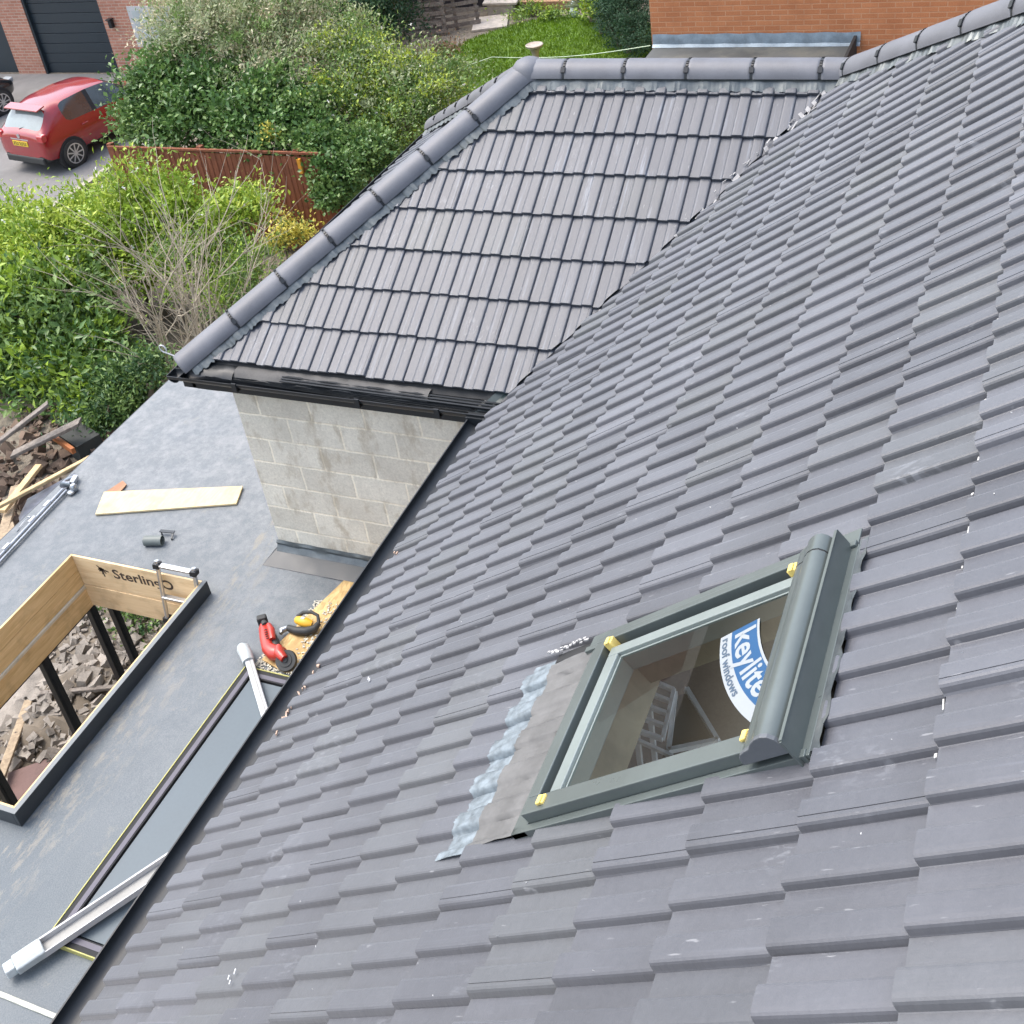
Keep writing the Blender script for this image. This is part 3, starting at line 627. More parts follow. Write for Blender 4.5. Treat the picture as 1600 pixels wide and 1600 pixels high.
for k in range(22): mb.obox(Vector(FA(3.105+rnd.uniform(-.012,.012), 2.055+k*.0095, .056)), (1,0,0), (0,1,.7), (0,0,1), rnd.uniform(.004,.010), .013, .006)
put('mortar_edge', mb, M_mortar, rw)
mb = MB(); mb.box(3.112, 3.150, 2.10, 2.27, .030, .040, FA); put('shadow_strip', mb, M_blackmat, rw)  # solid black strip standing in for the shadow under the mortar edge
# hood: rounded top casing with end cap and a joint line
HP = [(3.172,.070),(3.175,.092),(3.184,.102),(3.200,.108),(3.215,.111),(3.229,.124),(3.245,.132),(3.264,.135),(3.280,.130),(3.291,.117),(3.297,.098),(3.299,.070)]
hf = lambda t, a, b: FA(t, a, b)
mb = MB(); mb.extr(HP, hf, 3.252, 3.895); hood = put('hood', mb, M_wgrey, rw, smooth=50)
mb = MB(); mb.extr(HP, hf, 3.185, 3.246); put('hood_end', mb, M_wgrey, rw, smooth=50)
mb = MB(); mb.extr([(a*.985+3.24*.015, b*.97+.002) for a, b in HP], hf, 3.2455, 3.2525); put('hood_joint', mb, M_gap, rw)
mb = MB(); mb.extr([(3.24+(a-3.24)*1.06, b*1.02-.001) for a, b in HP], hf, 3.895, 3.908); put('end_cap', mb, M_wgreyd, rw, bevel=.002)
mb = MB(); mb.box(3.165, 3.915, 3.306, 3.312, .03, .112, FA); mb.box(3.17, 3.91, 3.3045, 3.3135, .1125, .115, FA); put('back_fin', mb, M_wgrey, rw)
for (x, s) in ((3.843,2.44),(3.222,2.435),(3.222,3.155),(3.828,3.165)):
    mb = MB(); mb.box(x-.016, x+.016, s-.015, s+.015, .03, .092, FA); mb.box(x-.010, x+.021, s-.008, s+.008, .092, .098, FA); put('corner_block', mb, M_foam, rw, bevel=.005)
# sticker on the pane: curved label with lettering
M_blue = basic('label blue', (.004,.060,.16), .4, .05, bmp=0); M_lwhite = basic('label white', (.26,.285,.30), .4, .04, bmp=0); M_lgrey = basic('label grey', (.05,.08,.12), .5, .05, bmp=0)
CX, CS, = 3.25, 3.60      # centre of the label's arc (x, s)
def arcq(th, r, w): return FA(CX+r*math.sin(th), CS-r*math.cos(th), w)
def band(r0, r1, t0, t1, w, m, nm, rr=0):
    n = 28; vs = []
    for i in range(n+1):
        th = t0+(t1-t0)*i/n; vs += [arcq(th, r0, w), arcq(th, r1, w)]
    b = MB(); b.add(vs, [(2*i, 2*i+1, 2*i+3, 2*i+2) for i in range(n)]); return put(nm, b, m, rw)
band(.552, .686, .195, .95, .0640, M_lwhite, 'label')
band(.560, .646, .195, .95, .0645, M_blue, 'label_blue')
def text_mesh(body, size, extr=0.0, bold=0.0):
    c = bpy.data.curves.new('txt', 'FONT'); c.body = body; c.size = size; c.extrude = extr; c.offset = bold; c.align_x = 'LEFT'; c.resolution_u = 3
    o = bpy.data.objects.new('txt', c); COL.objects.link(o); dg = bpy.context.evaluated_depsgraph_get(); me = bpy.data.meshes.new_from_object(o.evaluated_get(dg))
    vs = [tuple(v.co) for v in me.vertices]; fs = [tuple(p.vertices) for p in me.polygons]
    bpy.data.objects.remove(o); bpy.data.curves.remove(c); bpy.data.meshes.remove(me); return vs, fs
vs, fs = text_mesh('keylite', .124, 0, .0026); wmax = max(v[0] for v in vs)
b = MB(); b.add([arcq(.222+(v[0])/.625, .632-v[1]*.80, .0650) for v in vs], fs); put('label_lettering', b, M_lwhite, rw, recalc=False)
vs, fs = text_mesh('roof windows', .044, 0, .0009)
b = MB(); b.add([arcq(.215+v[0]*1.1/.66, .677-v[1]*.8, .0650) for v in vs], fs); put('label_lettering', b, M_lgrey, rw, recalc=False)
# folded aluminium step ladder on the loft floor, glimpsed through the pane
lad = thing('step_ladder', (2.92, 1.94, .17), 'small pale folding steps in the loft, seen through the roof window pane', 'ladder')
lz = .90; q4 = [Vector((2.785,1.828,lz)), Vector((2.812,1.940,lz)), Vector((3.040,1.962,lz)), Vector((3.028,1.862,lz))]
M_lad = basic('pale ladder', (.85,.85,.84), .4, .1, 20)
mb = MB(); mb.bar(q4[0], q4[3], .014, .02); mb.bar(q4[1], q4[2], .014, .02); put('rail', mb, M_lad, lad)
for k in range(5):
    mb = MB(); t = k/4; mb.bar(q4[0].lerp(q4[3], t), q4[1].lerp(q4[2], t), .013, .02); put('rung', mb, M_lad, lad)
f4 = [Vector((2.785,1.980,lz-.01)), Vector((2.985,2.145,lz-.01)), Vector((3.075,1.992,lz-.01)), Vector((2.815,1.946,lz-.01))]
mb = MB()
for k in range(3): mb.bar(f4[k], f4[k+1], .016, .02)
put('back_frame', mb, M_lad, lad)
mb = MB(); mb.bar(q4[0]+Vector((-.03,-.04,.0)), q4[3]+Vector((.03,-.03,0)), .012, .016); mb.bar(q4[0]+Vector((-.03,-.04,0)), q4[0]+Vector((-.04,.05,0)), .012, .016); mb.bar(q4[3]+Vector((.03,-.03,0)), f4[2]+Vector((.02,.02,0)), .012, .016); put('brace', mb, M_lad, lad)
for p in (q4[0], q4[3], f4[0], f4[1], f4[2]):
    mb = MB(); mb.bar(p, (p.x, p.y, .165), .018, .018, up=(1,0,0)); put('leg', mb, M_lad, lad)
mb = MB(); mb.add([tuple(p-Vector((0,0,.02))) for p in (f4[0],f4[1],f4[2],f4[3])], [(0,1,2,3)]); put('tray', mb, basic('dark tray', (.05,.07,.075), .5, .2, 8), lad, recalc=False)
# ------------------------------------------------------------------ flat-roofed extension
ext = thing('extension', (1.5, -2.5, ZG), 'single storey extension with a grey membrane flat roof and a timber lined skylight opening', 'extension')
KX0, KX1, KY0, KY1, KZ = .44, 2.69, -4.02, -2.64, -1.77
XW0, XW1, YE = -2.55, 6.5, -4.945
def frame_faces(mb, x0,x1,y0,y1, a0,a1,b0,b1, z0, z1):   # rectangle with rectangular hole, as four boxes
    mb.box(x0,a0,y0,y1,z0,z1); mb.box(a1,x1,y0,y1,z0,z1); mb.box(a0,a1,y0,b0,z0,z1); mb.box(a0,a1,b1,y1,z0,z1)
mb = MB(); HX0,HX1,HY0,HY1 = KX0+.02,KX1-.02,KY0+.02,KY1-.02
# a gently uneven membrane sheet, hole left for the lantern
gx = sorted(set([round(v,3) for v in np.linspace(XW0,HX0,26)]+[round(v,3) for v in np.linspace(HX0,HX1,22)]+[round(v,3) for v in np.linspace(HX1,XW1,30)]))
gy = sorted(set([round(v,3) for v in np.linspace(YE,HY0,10)]+[round(v,3) for v in np.linspace(HY0,HY1,14)]+[round(v,3) for v in np.linspace(HY1,.25,26)]))
idx = {}; vs = []
rg = np.random.RandomState(3)
for i, x in enumerate(gx):
    for j, y in enumerate(gy):
        idx[i,j] = len(vs); h = .0025*math.sin(x*3.1+y*1.3)+.002*math.sin(x*7+y*5)+.0015*rg.randn(); h *= (y > YE+.01)*(not(HX0-.02 < x < HX1+.02 and HY0-.02 < y < HY1+.02))
        vs.append((x, y, ZF+h))
fs = []
for i in range(len(gx)-1):
    for j in range(len(gy)-1):
        cx, cy = (gx[i]+gx[i+1])/2, (gy[j]+gy[j+1])/2
        if HX0 < cx < HX1 and HY0 < cy < HY1: continue
        if cx < WX-.1 and cy > -2.25: continue
        fs.append((idx[i,j], idx[i+1,j], idx[i+1,j+1], idx[i,j+1]))
mb.add(vs, fs); memb = put('roof_membrane', mb, M_memb, ext, smooth=60, label='dusty blue grey roofing membrane')
mb = MB(); frame_faces(mb, XW0+.01,XW1-.01,YE+.01,.24, HX0,HX1,HY0,HY1, ZF-.30, ZF-.012); put('roof_deck', mb, M_timber, ext)
mb = MB(); mb.box(XW0,XW1,YE-.012,YE+.006,ZF-.20,ZF-.002); mb.box(XW0-.012,XW0,YE,-2.2,ZF-.20,ZF-.002); put('fascia', mb, M_trim, ext)
# membrane laps
mb = MB(); mb.box(3.635,3.665,-4.9,-1.0,ZF,ZF+.012); put('membrane_seam', mb, basic('seam sealant', (.46,.47,.40), .5, .3, 14), memb, bevel=.004)
# ---- lantern kerb
mb = MB()
mb.box(KX0-.0,KX1,KY1-.03,KY1,ZF-.002,KZ); mb.box(KX1-.03,KX1,KY0,KY1-.03,ZF-.002,KZ); mb.box(KX0,KX0+.012,KY0,KY1-.03,ZF-.002,KZ-.004); mb.box(KX0+.012,KX1-.03,KY0,KY0+.012,ZF-.002,KZ-.004)
kerb = put('skylight_kerb', mb, M_trim, ext, bevel=.003, label='dark upstand round the open skylight hole')
mb = MB(); mb.box(KX0+.01,KX1+.002,KY1-.034,KY1+.002,KZ+.0005,KZ+.006); mb.box(KX1-.034,KX1+.002,KY0,KY1-.034,KZ+.0005,KZ+.006); put('kerb_trim', mb, M_trimtop, kerb)
# timber lining: two tiers, a ledge, and the lower beam
mb = MB(); y = KY0+.012
mb.box(KX0+.012,KX1-.03,y,y+.020,-1.925,KZ+.004); mb.box(KX0+.012,KX1-.03,y,y+.017,-2.095,-1.930); mb.box(KX0+.012,KX1-.03,y-.03,y+.024,-2.33,-2.125)
put('timber_lining', mb, M_ply, ext, bevel=.002, label='orange toned ply lining of the outer side')
mb = MB(); mb.box(KX0+.012,KX1-.03,y-.03,y+.034,-2.123,-2.098); put('ledge', mb, basic('ledge edge', (.58,.53,.42), .8, .2, 9), ext)
mb = MB(); x = KX0+.012
mb.box(x,x+.020,KY0+.034,KY1-.03,-2.08,KZ+.004); mb.box(x-.02,x+.026,KY0+.034,KY1-.03,-2.32,-2.085)
end_lin = put('timber_lining', mb, M_ply2, ext, bevel=.002, label='pale board lining of the far end, stamped with black lettering')
mb = MB(); mb.box(KX0+.02,KX1-.03,KY1-.05,KY1-.030,-2.32,KZ); mb.box(KX1-.05,KX1-.03,KY0+.05,KY1-.05,-2.32,KZ+.003); put('timber_lining', mb, M_ply, ext)
M_ink = basic('stamp ink', (.06,.04,.03), .8, .3, 40)
vs, fs = text_mesh('SterlingO', .158, 0, .003)
b = MB(); b.add([(x+.0215, -3.60+v[0]*1.02, -1.925+v[1]*.88) for v in vs], fs); put('stamp_lettering', b, M_ink, end_lin, recalc=False)
b = MB(); rg2 = random.Random(2)     # smudged emblem ahead of the word: a trunk with leaves
for k in range(16):
    a = rg2.uniform(0, 6.28); r_ = rg2.uniform(.0,.05); b.obox((x+.0218,-3.70+r_*math.cos(a),-1.855+r_*math.sin(a)*.8),(0,math.cos(a),math.sin(a)),(1,0,0),(0,-math.sin(a),math.cos(a)),.035,.0006,.012)
b.box(x+.0213,x+.0218,-3.708,-3.695,-1.935,-1.86); put('stamp_emblem', b, M_ink, end_lin)
# ---- below: walls, door posts, track
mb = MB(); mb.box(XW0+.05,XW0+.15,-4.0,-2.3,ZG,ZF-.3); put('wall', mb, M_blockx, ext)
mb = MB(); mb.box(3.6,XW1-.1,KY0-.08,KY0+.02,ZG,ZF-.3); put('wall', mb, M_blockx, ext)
for px_, wd in ((1.045,.085),(.43,.075),(.22,.07),(1.86,.085),(2.75,.085)):
    mb = MB(); mb.box(px_,px_+wd,KY0-.055,KY0+.005,ZG,-2.33); mb.box(px_+wd*.3,px_+wd*.7,KY0+.005,KY0+.012,ZG,-2.33); put('door_post', mb, M_black, ext, bevel=.004)
mb = MB(); mb.box(-.2,3.6,KY0-.05,KY0+.005,-2.37,-2.33); put('door_track', mb, M_black, ext)
mb = MB(); mb.box(-2.4,6.3,KY0+.02,.2,ZG-.02,ZG+.02); put('floor_slab', mb, basic('concrete floor', (.26,.25,.23), .9, .2, 3, dirt=(.15,.13,.11)), ext)
# ---- low glazed rooflight beside the house
FX0,FX1,FY0,FY1 = 1.08,3.30,-1.895,-.75
mb = MB(); t = .014
def ring_world(mb, x0,x1,y0,y1,t,z0,z1): mb.box(x0,x1,y0,y0+t,z0,z1); mb.box(x0,x1,y1-t,y1,z0,z1); mb.box(x0,x0+t,y0+t,y1-t,z0,z1); mb.box(x1-t,x1,y0+t,y1-t,z0,z1)
ring_world(mb, FX0,FX1,FY0,FY1,.078,ZF+.002,ZF+.038); rl = put('rooflight', mb, M_blackmat, ext, bevel=.003, label='low dark framed rooflight edged with yellow tape')
mb = MB(); ring_world(mb, FX0-.008,FX1+.008,FY0-.008,FY1+.008,.008,ZF+.002,ZF+.043); put('yellow_edge', mb, M_yellow, rl, bevel=.002)
mb = MB(); ring_world(mb, FX0+.034,FX1-.034,FY0+.034,FY1-.034,.034,ZF+.03,ZF+.0415); put('grey_bead', mb, basic('mauve grey bead', (.10,.096,.12), .6, .15, 8), rl)
mb = MB(); mb.box(FX0+.09,FX1-.09,FY0+.09,FY1-.09,ZF+.016,ZF+.026); put('pane', mb, basic('obscured pane', (.098,.125,.142), .5, .10, 1.2, bmp=.01, spec=.4), rl)

# ------------------------------------------------------------------ loose things on the flat roof
def flatboard(name, quad, th, m, label, cat, z=ZF+.004, **k):
    n = len(quad); mb = MB(); vs = [(a,b,z+.002) for a,b in quad]+[(a,b,z+th) for a,b in quad]
    mb.add(vs, [tuple(range(n))[::-1], tuple(range(n,2*n))]+[(i,(i+1)%n,n+(i+1)%n,n+i) for i in range(n)])
    o = put(name, mb, m, loc=(sum(q[0] for q in quad)/n, sum(q[1] for q in quad)/n, z), **k); return tag(o, label, cat)
flatboard('wood_board', [(-.43,-4.40),(-.80,-3.13),(-.57,-3.05),(-.14,-4.27)], .020, M_pale, 'pale plywood board lying alone on the dusty flat roof', 'board', bevel=.002)
flatboard('timber_offcut', [(-.62,-4.335),(-.42,-4.40),(-.44,-4.25),(-.58,-4.26)], .012, wood_mat('red offcut', (.28,.13,.07), (.40,.22,.12)), 'reddish wood sliver beside the pale plywood board', 'offcut')
flatboard('osb_sheet', [(.06,-1.63),(.07,-1.20),(1.02,-1.25),(1.03,-1.60),(.97,-1.83)], .018, M_osb, 'osb sheet under the power tools by the gutter', 'board', bevel=.002)
# dark membrane offcut hanging over the roof edge
mb = MB(); A_ = [Vector(p) for p in ((-.62,-4.91,ZF+.006),(-.28,-5.23,ZF-.09),(-.02,-5.10,ZF-.075),(.10,-4.95,ZF-.01),(-.35,-4.80,ZF+.008))]
mb.add([tuple(p) for p in A_]+[tuple(p-Vector((0,0,.006))) for p in A_], [(0,1,2,3,4),(9,8,7,6,5)]+[(i,5+i,5+(i+1)%5,(i+1)%5) for i in range(5)])
tag(put('membrane_offcut', mb, basic('dark membrane', (.055,.062,.085), .35, .4, 9, dirt=(.12,.13,.16)), loc=(-.2,-4.95,ZF)), 'dark shiny membrane offcut hanging over the outer roof edge', 'offcut')
# metal pole with clamp head
pole = thing('metal_pole', (.1,-4.82,ZF), 'long steel pole with a chrome clamp head lying along the roof edge', 'pole')
mb = MB(); mb.tube([(-.36,-4.815,ZF+.035),(.9,-4.735,ZF+.028)], .016, 10); mb.tube([(-.36,-4.775,ZF+.03),(.9,-4.69,ZF+.025)], .011, 10); put('tube', mb, M_steel, pole, smooth=50)
for t_ in (.02,.22,.55,.8):
    mb = MB(); mb.bar((-.2+t_*1.1,-4.815+t_*.07,ZF+.05),(-.12+t_*1.1,-4.81+t_*.07,ZF+.05),.03,.008); put('white_mark', mb, M_white, pole)
mb = MB(); mb.lathe([(.028,0),(.036,.01),(.036,.05),(.022,.07)], (-.40,-4.72,ZF+.005), 14); mb.tube([(-.44,-4.80,ZF+.04),(-.40,-4.84,ZF+.05),(-.48,-4.86,ZF+.04),(-.56,-4.83,ZF+.03)], [.03,.034,.024,.012], 10)
mb.obox((-.50,-4.80,ZF+.035),(1,.3,0),(0,1,0),(0,0,1),.11,.05,.035); mb.lathe([(.03,0),(.034,.008),(.03,.02)], (-.35,-4.72,ZF+.01), 12); put('clamp', mb, M_steel, pole, smooth=40)
mb = MB(); pts = [Vector((-.05,-4.93,ZF+.012))+Vector((.07*math.cos(a)+.05*a,.04*math.sin(a)+.02*a,.01*math.sin(a*2))) for a in np.linspace(0,5,20)]
tag(put('wire_loop', mb.tube(pts, .004, 6), M_steel, loc=tuple(pts[0]), smooth=60), 'thin bent wire loop on the outer edge of the flat roof', 'wire')
# pipe offcut with its strap
mb = MB(); a, b = Vector((.075,-3.555,ZF+.045)), Vector((.035,-3.40,ZF+.045)); n = 20; ax = (b-a).normalized(); u = ax.cross(Vector((0,0,1))).normalized(); v = u.cross(ax)
vs = []
for p, r_ in ((a,.044),(b,.044),(b,.039),(a,.039)): vs += [p+(u*math.cos(6.2832*k/n)+v*math.sin(6.2832*k/n))*r_ for k in range(n)]
mb.add(vs, [(i*n+k, i*n+(k+1)%n, ((i+1)%4)*n+(k+1)%n, ((i+1)%4)*n+k) for i in range(4) for k in range(n)])
tag(put('pipe_offcut', mb, basic('grey pipe', (.14,.16,.15), .5, .15, 9), loc=(.05,-3.48,ZF), smooth=50), 'short grey pipe offcut beyond the timber skylight opening', 'pipe')
mb = MB(); mb.bar((-.07,-3.50,ZF+.045),(-.085,-3.36,ZF+.045),.03,.008); mb.bar((-.085,-3.37,ZF+.045),(-.03,-3.36,ZF+.02),.012,.008); mb.bar((-.07,-3.49,ZF+.045),(-.065,-3.49,ZF+.002),.012,.008); mb.bar((-.03,-3.36,ZF+.022),(-.03,-3.36,ZF),.012,.008)
tag(put('metal_bracket', mb, M_trim, loc=(-.07,-3.43,ZF)), 'small dark bracket standing beside the grey pipe offcut', 'bracket')
# telescopic ladder leaning in the opening
ladr = thing('ladder', (.58,-2.83,ZG+.03), 'silver telescopic ladder standing in the timber skylight opening', 'ladder')
top = Vector((.47,0,-1.62)); bot = Vector((1.02,0,ZG+.03))
for yy in (-3.06,-2.70):
    mb = MB(); mb.tube([bot+Vector((0,yy,0)), bot.lerp(top,.55)+Vector((0,yy,0))], .024, 10); mb.tube([bot.lerp(top,.55)+Vector((0,yy,0)), bot.lerp(top,.8)+Vector((0,yy,0))], .021, 10); mb.tube([bot.lerp(top,.8)+Vector((0,yy,0)), top+Vector((0,yy,0))], .018, 10); rail = put('rail', mb, M_alu, ladr, smooth=50)
    for t_ in (.55,.8,.985):
        mb = MB(); c = bot.lerp(top,t_)+Vector((0,yy,0)); mb.obox(c,(0,1,0),(1,0,0),(top-bot),.055,.055,.04); put('collar', mb, M_black, rail)
for k in range(9):
    mb = MB(); c = bot.lerp(top, .985-k*.108); mb.bar(c+Vector((0,-3.06,0)), c+Vector((0,-2.70,0)), .045, .022); put('rung', mb, M_alu, ladr, bevel=.004)
# white plastic gutter length and strips
wg = thing('gutter_length', (3.0,-1.65,ZF+.05), 'white plastic gutter channel lying diagonally across the rooflight frame', 'gutter')
a, b = Vector((3.445,-1.90,ZF+.05)), Vector((2.42,-1.29,ZF+.075)); ax = (b-a).normalized(); u = Vector((0,0,1)).cross(ax).normalized(); v = ax.cross(u)
def ch(t, p, q): return a.lerp(b, t)+u*p+v*q
pr = [(-.058,.045),(-.058,0),(.058,0),(.058,.045),(.046,.045),(.046,.006),(-.052,.006),(-.052,.045)]
mb = MB(); mb.extr(pr, ch, .06, 1, True); put('channel', mb, M_white, wg)
mb = MB(); mb.extr([(-.0515,.0065),(.0455,.0065),(.0455,.009),(-.0515,.009)], ch, .07, .998, True); put('inner_face', mb, M_whitein, wg)
mb = MB(); mb.extr([(-.058,-.004),(.058,-.004),(.060,.05),(.03,.062),(-.03,.062),(-.060,.05)], ch, -.06, .085, True); mb.extr([(-.046,.0),(.052,.0),(.050,.044),(.02,.052),(-.03,.05)], ch, -.11, -.06, True); put('end_bracket', mb, M_clearw, wg, bevel=.008)
wd = thing('downpipe_length', (1.3,-1.7,ZF), 'white plastic downpipe length with a rounded socket, pointing at the gutter', 'downpipe')
mb = MB(); mb.bar((.99,-1.93,ZF+.075),(1.54,-1.40,ZF+.05),.062,.045); put('pipe', mb, M_white, wd, bevel=.010)
mb = MB(); mb.bar((1.03,-1.885,ZF+.0985),(1.50,-1.43,ZF+.0765),.006,.005); mb.obox((1.475,-1.45,ZF+.08),(1,1,0),(-1,1,0),(0,0,1),.02,.015,.012); put('seam', mb, M_whitein, wd)
mb = MB(); mb.tube([(.93,-2.02,ZF+.05),(.955,-1.985,ZF+.07),(1.0,-1.93,ZF+.075),(1.06,-1.87,ZF+.072)], [.038,.05,.05,.044], 14); put('socket', mb, M_clearw, wd, smooth=60)
mb = MB(); mb.bar((1.50,-1.435,ZF+.05),(2.50,-1.425,ZF+.05),.05,.045); tag(put('white_trim', mb, M_white, loc=(2,-1.37,ZF), bevel=.006), 'straight white plastic trim lying parallel under the black gutter', 'trim')
# shavings
mb = MB(); rg = random.Random(4)
for k in range(1500):
    x = rg.uniform(.30,1.055); y = -1.86+rg.random()**1.4*.62+(.0 if x > .8 else .15*(1-x))
    s_ = rg.uniform(.003,.013); a_ = rg.uniform(0,3.14); z = ZF+.012 if True else 0
    if x < .8 and y < -1.75: continue
    z = ZF+.006+(.018 if (y > -1.62 and rg.random() < .5) else 0)
    mb.obox((x,y,z+rg.uniform(0,.006)),(math.cos(a_),math.sin(a_),rg.uniform(-.3,.3)),(-math.sin(a_),math.cos(a_),0),(0,0,1),s_*1.8,s_,.003)
tag(put('shavings', mb, basic('wood shavings', (.50,.48,.40), .9, .45, 60), loc=(.8,-1.6,ZF)), 'pale shavings scattered round the red power tool', 'shavings', kind='stuff')
# red cordless tool
M_red = basic('tool red', (.42,.035,.022), .35, .12, 12, coat=.3, bmp=.03); M_tyel = basic('tool yellow', (.75,.40,.03), .4, .12, 12, bmp=.03); M_rub = basic('tool rubber', (.028,.03,.03), .6, .2, 20)
saw = thing('circular_saw', (.85,-1.75,ZF+.02), 'red cordless cutter with a black disc lying on the osb sheet', 'power tool')
zt = ZF+.022
def soft(path, rad, m, nm, par, n=12, fl=1): 
    mb = MB(); mb.tube(path, rad, n); return put(nm, mb, m, par, smooth=60)
soft([(.69,-1.965,zt+.05),(.74,-1.93,zt+.06),(.82,-1.875,zt+.055),(.90,-1.80,zt+.05),(.93,-1.73,zt+.052),(.93,-1.65,zt+.06)], [.030,.044,.042,.050,.060,.050], M_red, 'body', saw)
soft([(.72,-1.90,zt+.085),(.77,-1.84,zt+.10),(.84,-1.79,zt+.085)], [.022,.028,.024], M_red, 'handle', saw)
soft([(.76,-1.86,zt+.05),(.82,-1.80,zt+.045),(.87,-1.745,zt+.05)], [.028,.036,.028], M_rub, 'grip', saw)
mb = MB(); mb.obox((.655,-2.005,zt+.045),(1,.7,0),(-.7,1,0),(0,0,1),.052,.075,.085); put('battery', mb, M_rub, saw, bevel=.010)
mb = MB(); c = Vector((.975,-1.60,zt+.055)); axd = Vector((.55,.15,.8)).normalized(); uu = axd.orthogonal().normalized(); vv = axd.cross(uu)
for r_, h0, h1 in ((.080,-.016,.014),(.050,.014,.020),(.018,.020,.030)):
    vs = [c+axd*h0+(uu*math.cos(.2618*k)+vv*math.sin(.2618*k))*r_ for k in range(24)]+[c+axd*h1+(uu*math.cos(.2618*k)+vv*math.sin(.2618*k))*r_*.95 for k in range(24)]
    mb.add(vs, [tuple(range(23,-1,-1)), tuple(range(24,48))]+[(k,(k+1)%24,24+(k+1)%24,24+k) for k in range(24)])
put('disc', mb, M_rub, saw, smooth=30)
soft([(.90,-1.70,zt+.088),(.955,-1.66,zt+.098),(.985,-1.60,zt+.085)], [.030,.040,.030], M_red, 'guard', saw)
soft([(.70,-1.955,zt+.082),(.735,-1.915,zt+.092)], [.022,.026], M_rub, 'motor', saw)
mb = MB()
for k in range(5): mb.obox((.775+.018*k,-1.885+.016*k,zt+.098),(1,-1,0),(1,1,0),(0,0,1),.03,.005,.004)
put('vent', mb, M_rub, saw)
mb = MB(); mb.obox((.86,-1.87,zt+.03),(1,.9,0),(-.9,1,0),(0,0,1),.06,.012,.018); mb.obox((.79,-1.90,zt+.085),(1,.7,0),(-.7,1,0),(0,0,1),.04,.012,.006); put('label_plate', mb, M_white, saw)
# yellow and black tool with loop handle
jig = thing('jigsaw', (.62,-1.66,ZF+.02), 'yellow and black power tool with a looped handle beside the red one', 'power tool')
soft([(.585,-1.735,zt+.05),(.60,-1.685,zt+.065),(.605,-1.635,zt+.065),(.60,-1.595,zt+.055)], [.030,.038,.038,.026], M_tyel, 'body', jig)
soft([(.66,-1.78,zt+.03),(.67,-1.70,zt+.03),(.66,-1.62,zt+.035),(.625,-1.565,zt+.04),(.575,-1.55,zt+.055)], [.024,.032,.034,.030,.02], M_rub, 'base', jig)
soft([(.575,-1.55,zt+.06),(.535,-1.575,zt+.09),(.525,-1.63,zt+.10),(.535,-1.70,zt+.09),(.56,-1.745,zt+.06)], [.014,.013,.013,.014,.016], M_rub, 'handle', jig)
soft([(.66,-1.78,zt+.03),(.70,-1.815,zt+.03),(.725,-1.80,zt+.03)], [.02,.024,.014], M_steel, 'nose', jig)
mb = MB(); mb.obox((.60,-1.665,zt+.104),(0,1,0),(1,0,0),(0,0,1),.03,.02,.004); put('label_plate', mb, M_white, jig)
# ------------------------------------------------------------------ ground, drive, lawn
def gmat():
    m, t, p = newmat('garden soil'); oc = objc(t); n1 = noise(t, oc, .9, 6, .65); n2 = noise(t, oc, 14, 5, .7)
    c = ramp(t, n1, .35, .65, (.11,.09,.065), (.22,.19,.15)); c = mixc(t, .5, c, ramp(t, n2, .3, .7, (.06,.05,.035), (.32,.28,.22)))
    t.links.new(c, p.inputs['Base Color']); p.inputs['Roughness'].default_value = .95; bump(t, p, n2, .8, .03); return m
mb = MB(); mb.add([(-700,-700,ZG),(700,-700,ZG),(700,700,ZG),(-700,700,ZG)], [(0,1,2,3)])
struct('ground', mb, gmat(), recalc=False)
mb = MB(); mb.add([(-17.2,-40,ZG+.005),(-8.6,-40,ZG+.005),(-8.6,-14.1,ZG+.005),(-12.9,-14.15,ZG+.005),(-17.2,-14.2,ZG+.005)], [(0,1,2,3,4)])
struct('driveway', mb, basic('tarmac drive', (.17,.165,.16), .85, .22, 1.1, fine=90, bmp=.4, dirt=(.25,.24,.225)), recalc=False)
mb = MB(); mb.box(-12.9,-8.6,-14.25,-14.1,ZG,ZG+.09); mb.box(-9.0,-8.6,-30,-14.25,ZG,ZG+.07)
struct('kerb', mb, basic('pale kerb', (.36,.33,.27), .85, .25, 6, dirt=(.18,.2,.08)))
LP = [(-10.5,-9.6),(-14.5,-9.9),(-17.9,-9.75),(-19.4,-9.45),(-20.2,-8.9),(-20.9,-8.2),(-21.0,-7.3),(-20.5,-6.3),(-20.3,-4.2),(-16,-3.0),(-10.5,-3.0)]
mb = MB(); mb.add([(x,y,ZG+.006) for x,y in LP], [tuple(range(len(LP)))])
m_, t_, p_ = newmat('lawn'); oc = objc(t_); c_ = ramp(t_, noise(t_, oc, 1.6, 5, .6), .35, .65, (.075,.15,.022), (.16,.27,.045)); c_ = mixc(t_, .5, c_, ramp(t_, noise(t_, oc, 22, 5, .7), .3, .7, (.04,.09,.012), (.20,.32,.07)))
t_.links.new(c_, p_.inputs['Base Color']); p_.inputs['Roughness'].default_value = .9; bump(t_, p_, noise(t_, oc, 40, 4), .8, .02)
struct('lawn', mb, m_, recalc=False)
def inpoly(x, y, P_):
    r = False; j = len(P_)-1
    for i in range(len(P_)):
        if (P_[i][1] > y) != (P_[j][1] > y) and x < (P_[j][0]-P_[i][0])*(y-P_[i][1])/(P_[j][1]-P_[i][1])+P_[i][0]: r = not r
        j = i
    return r
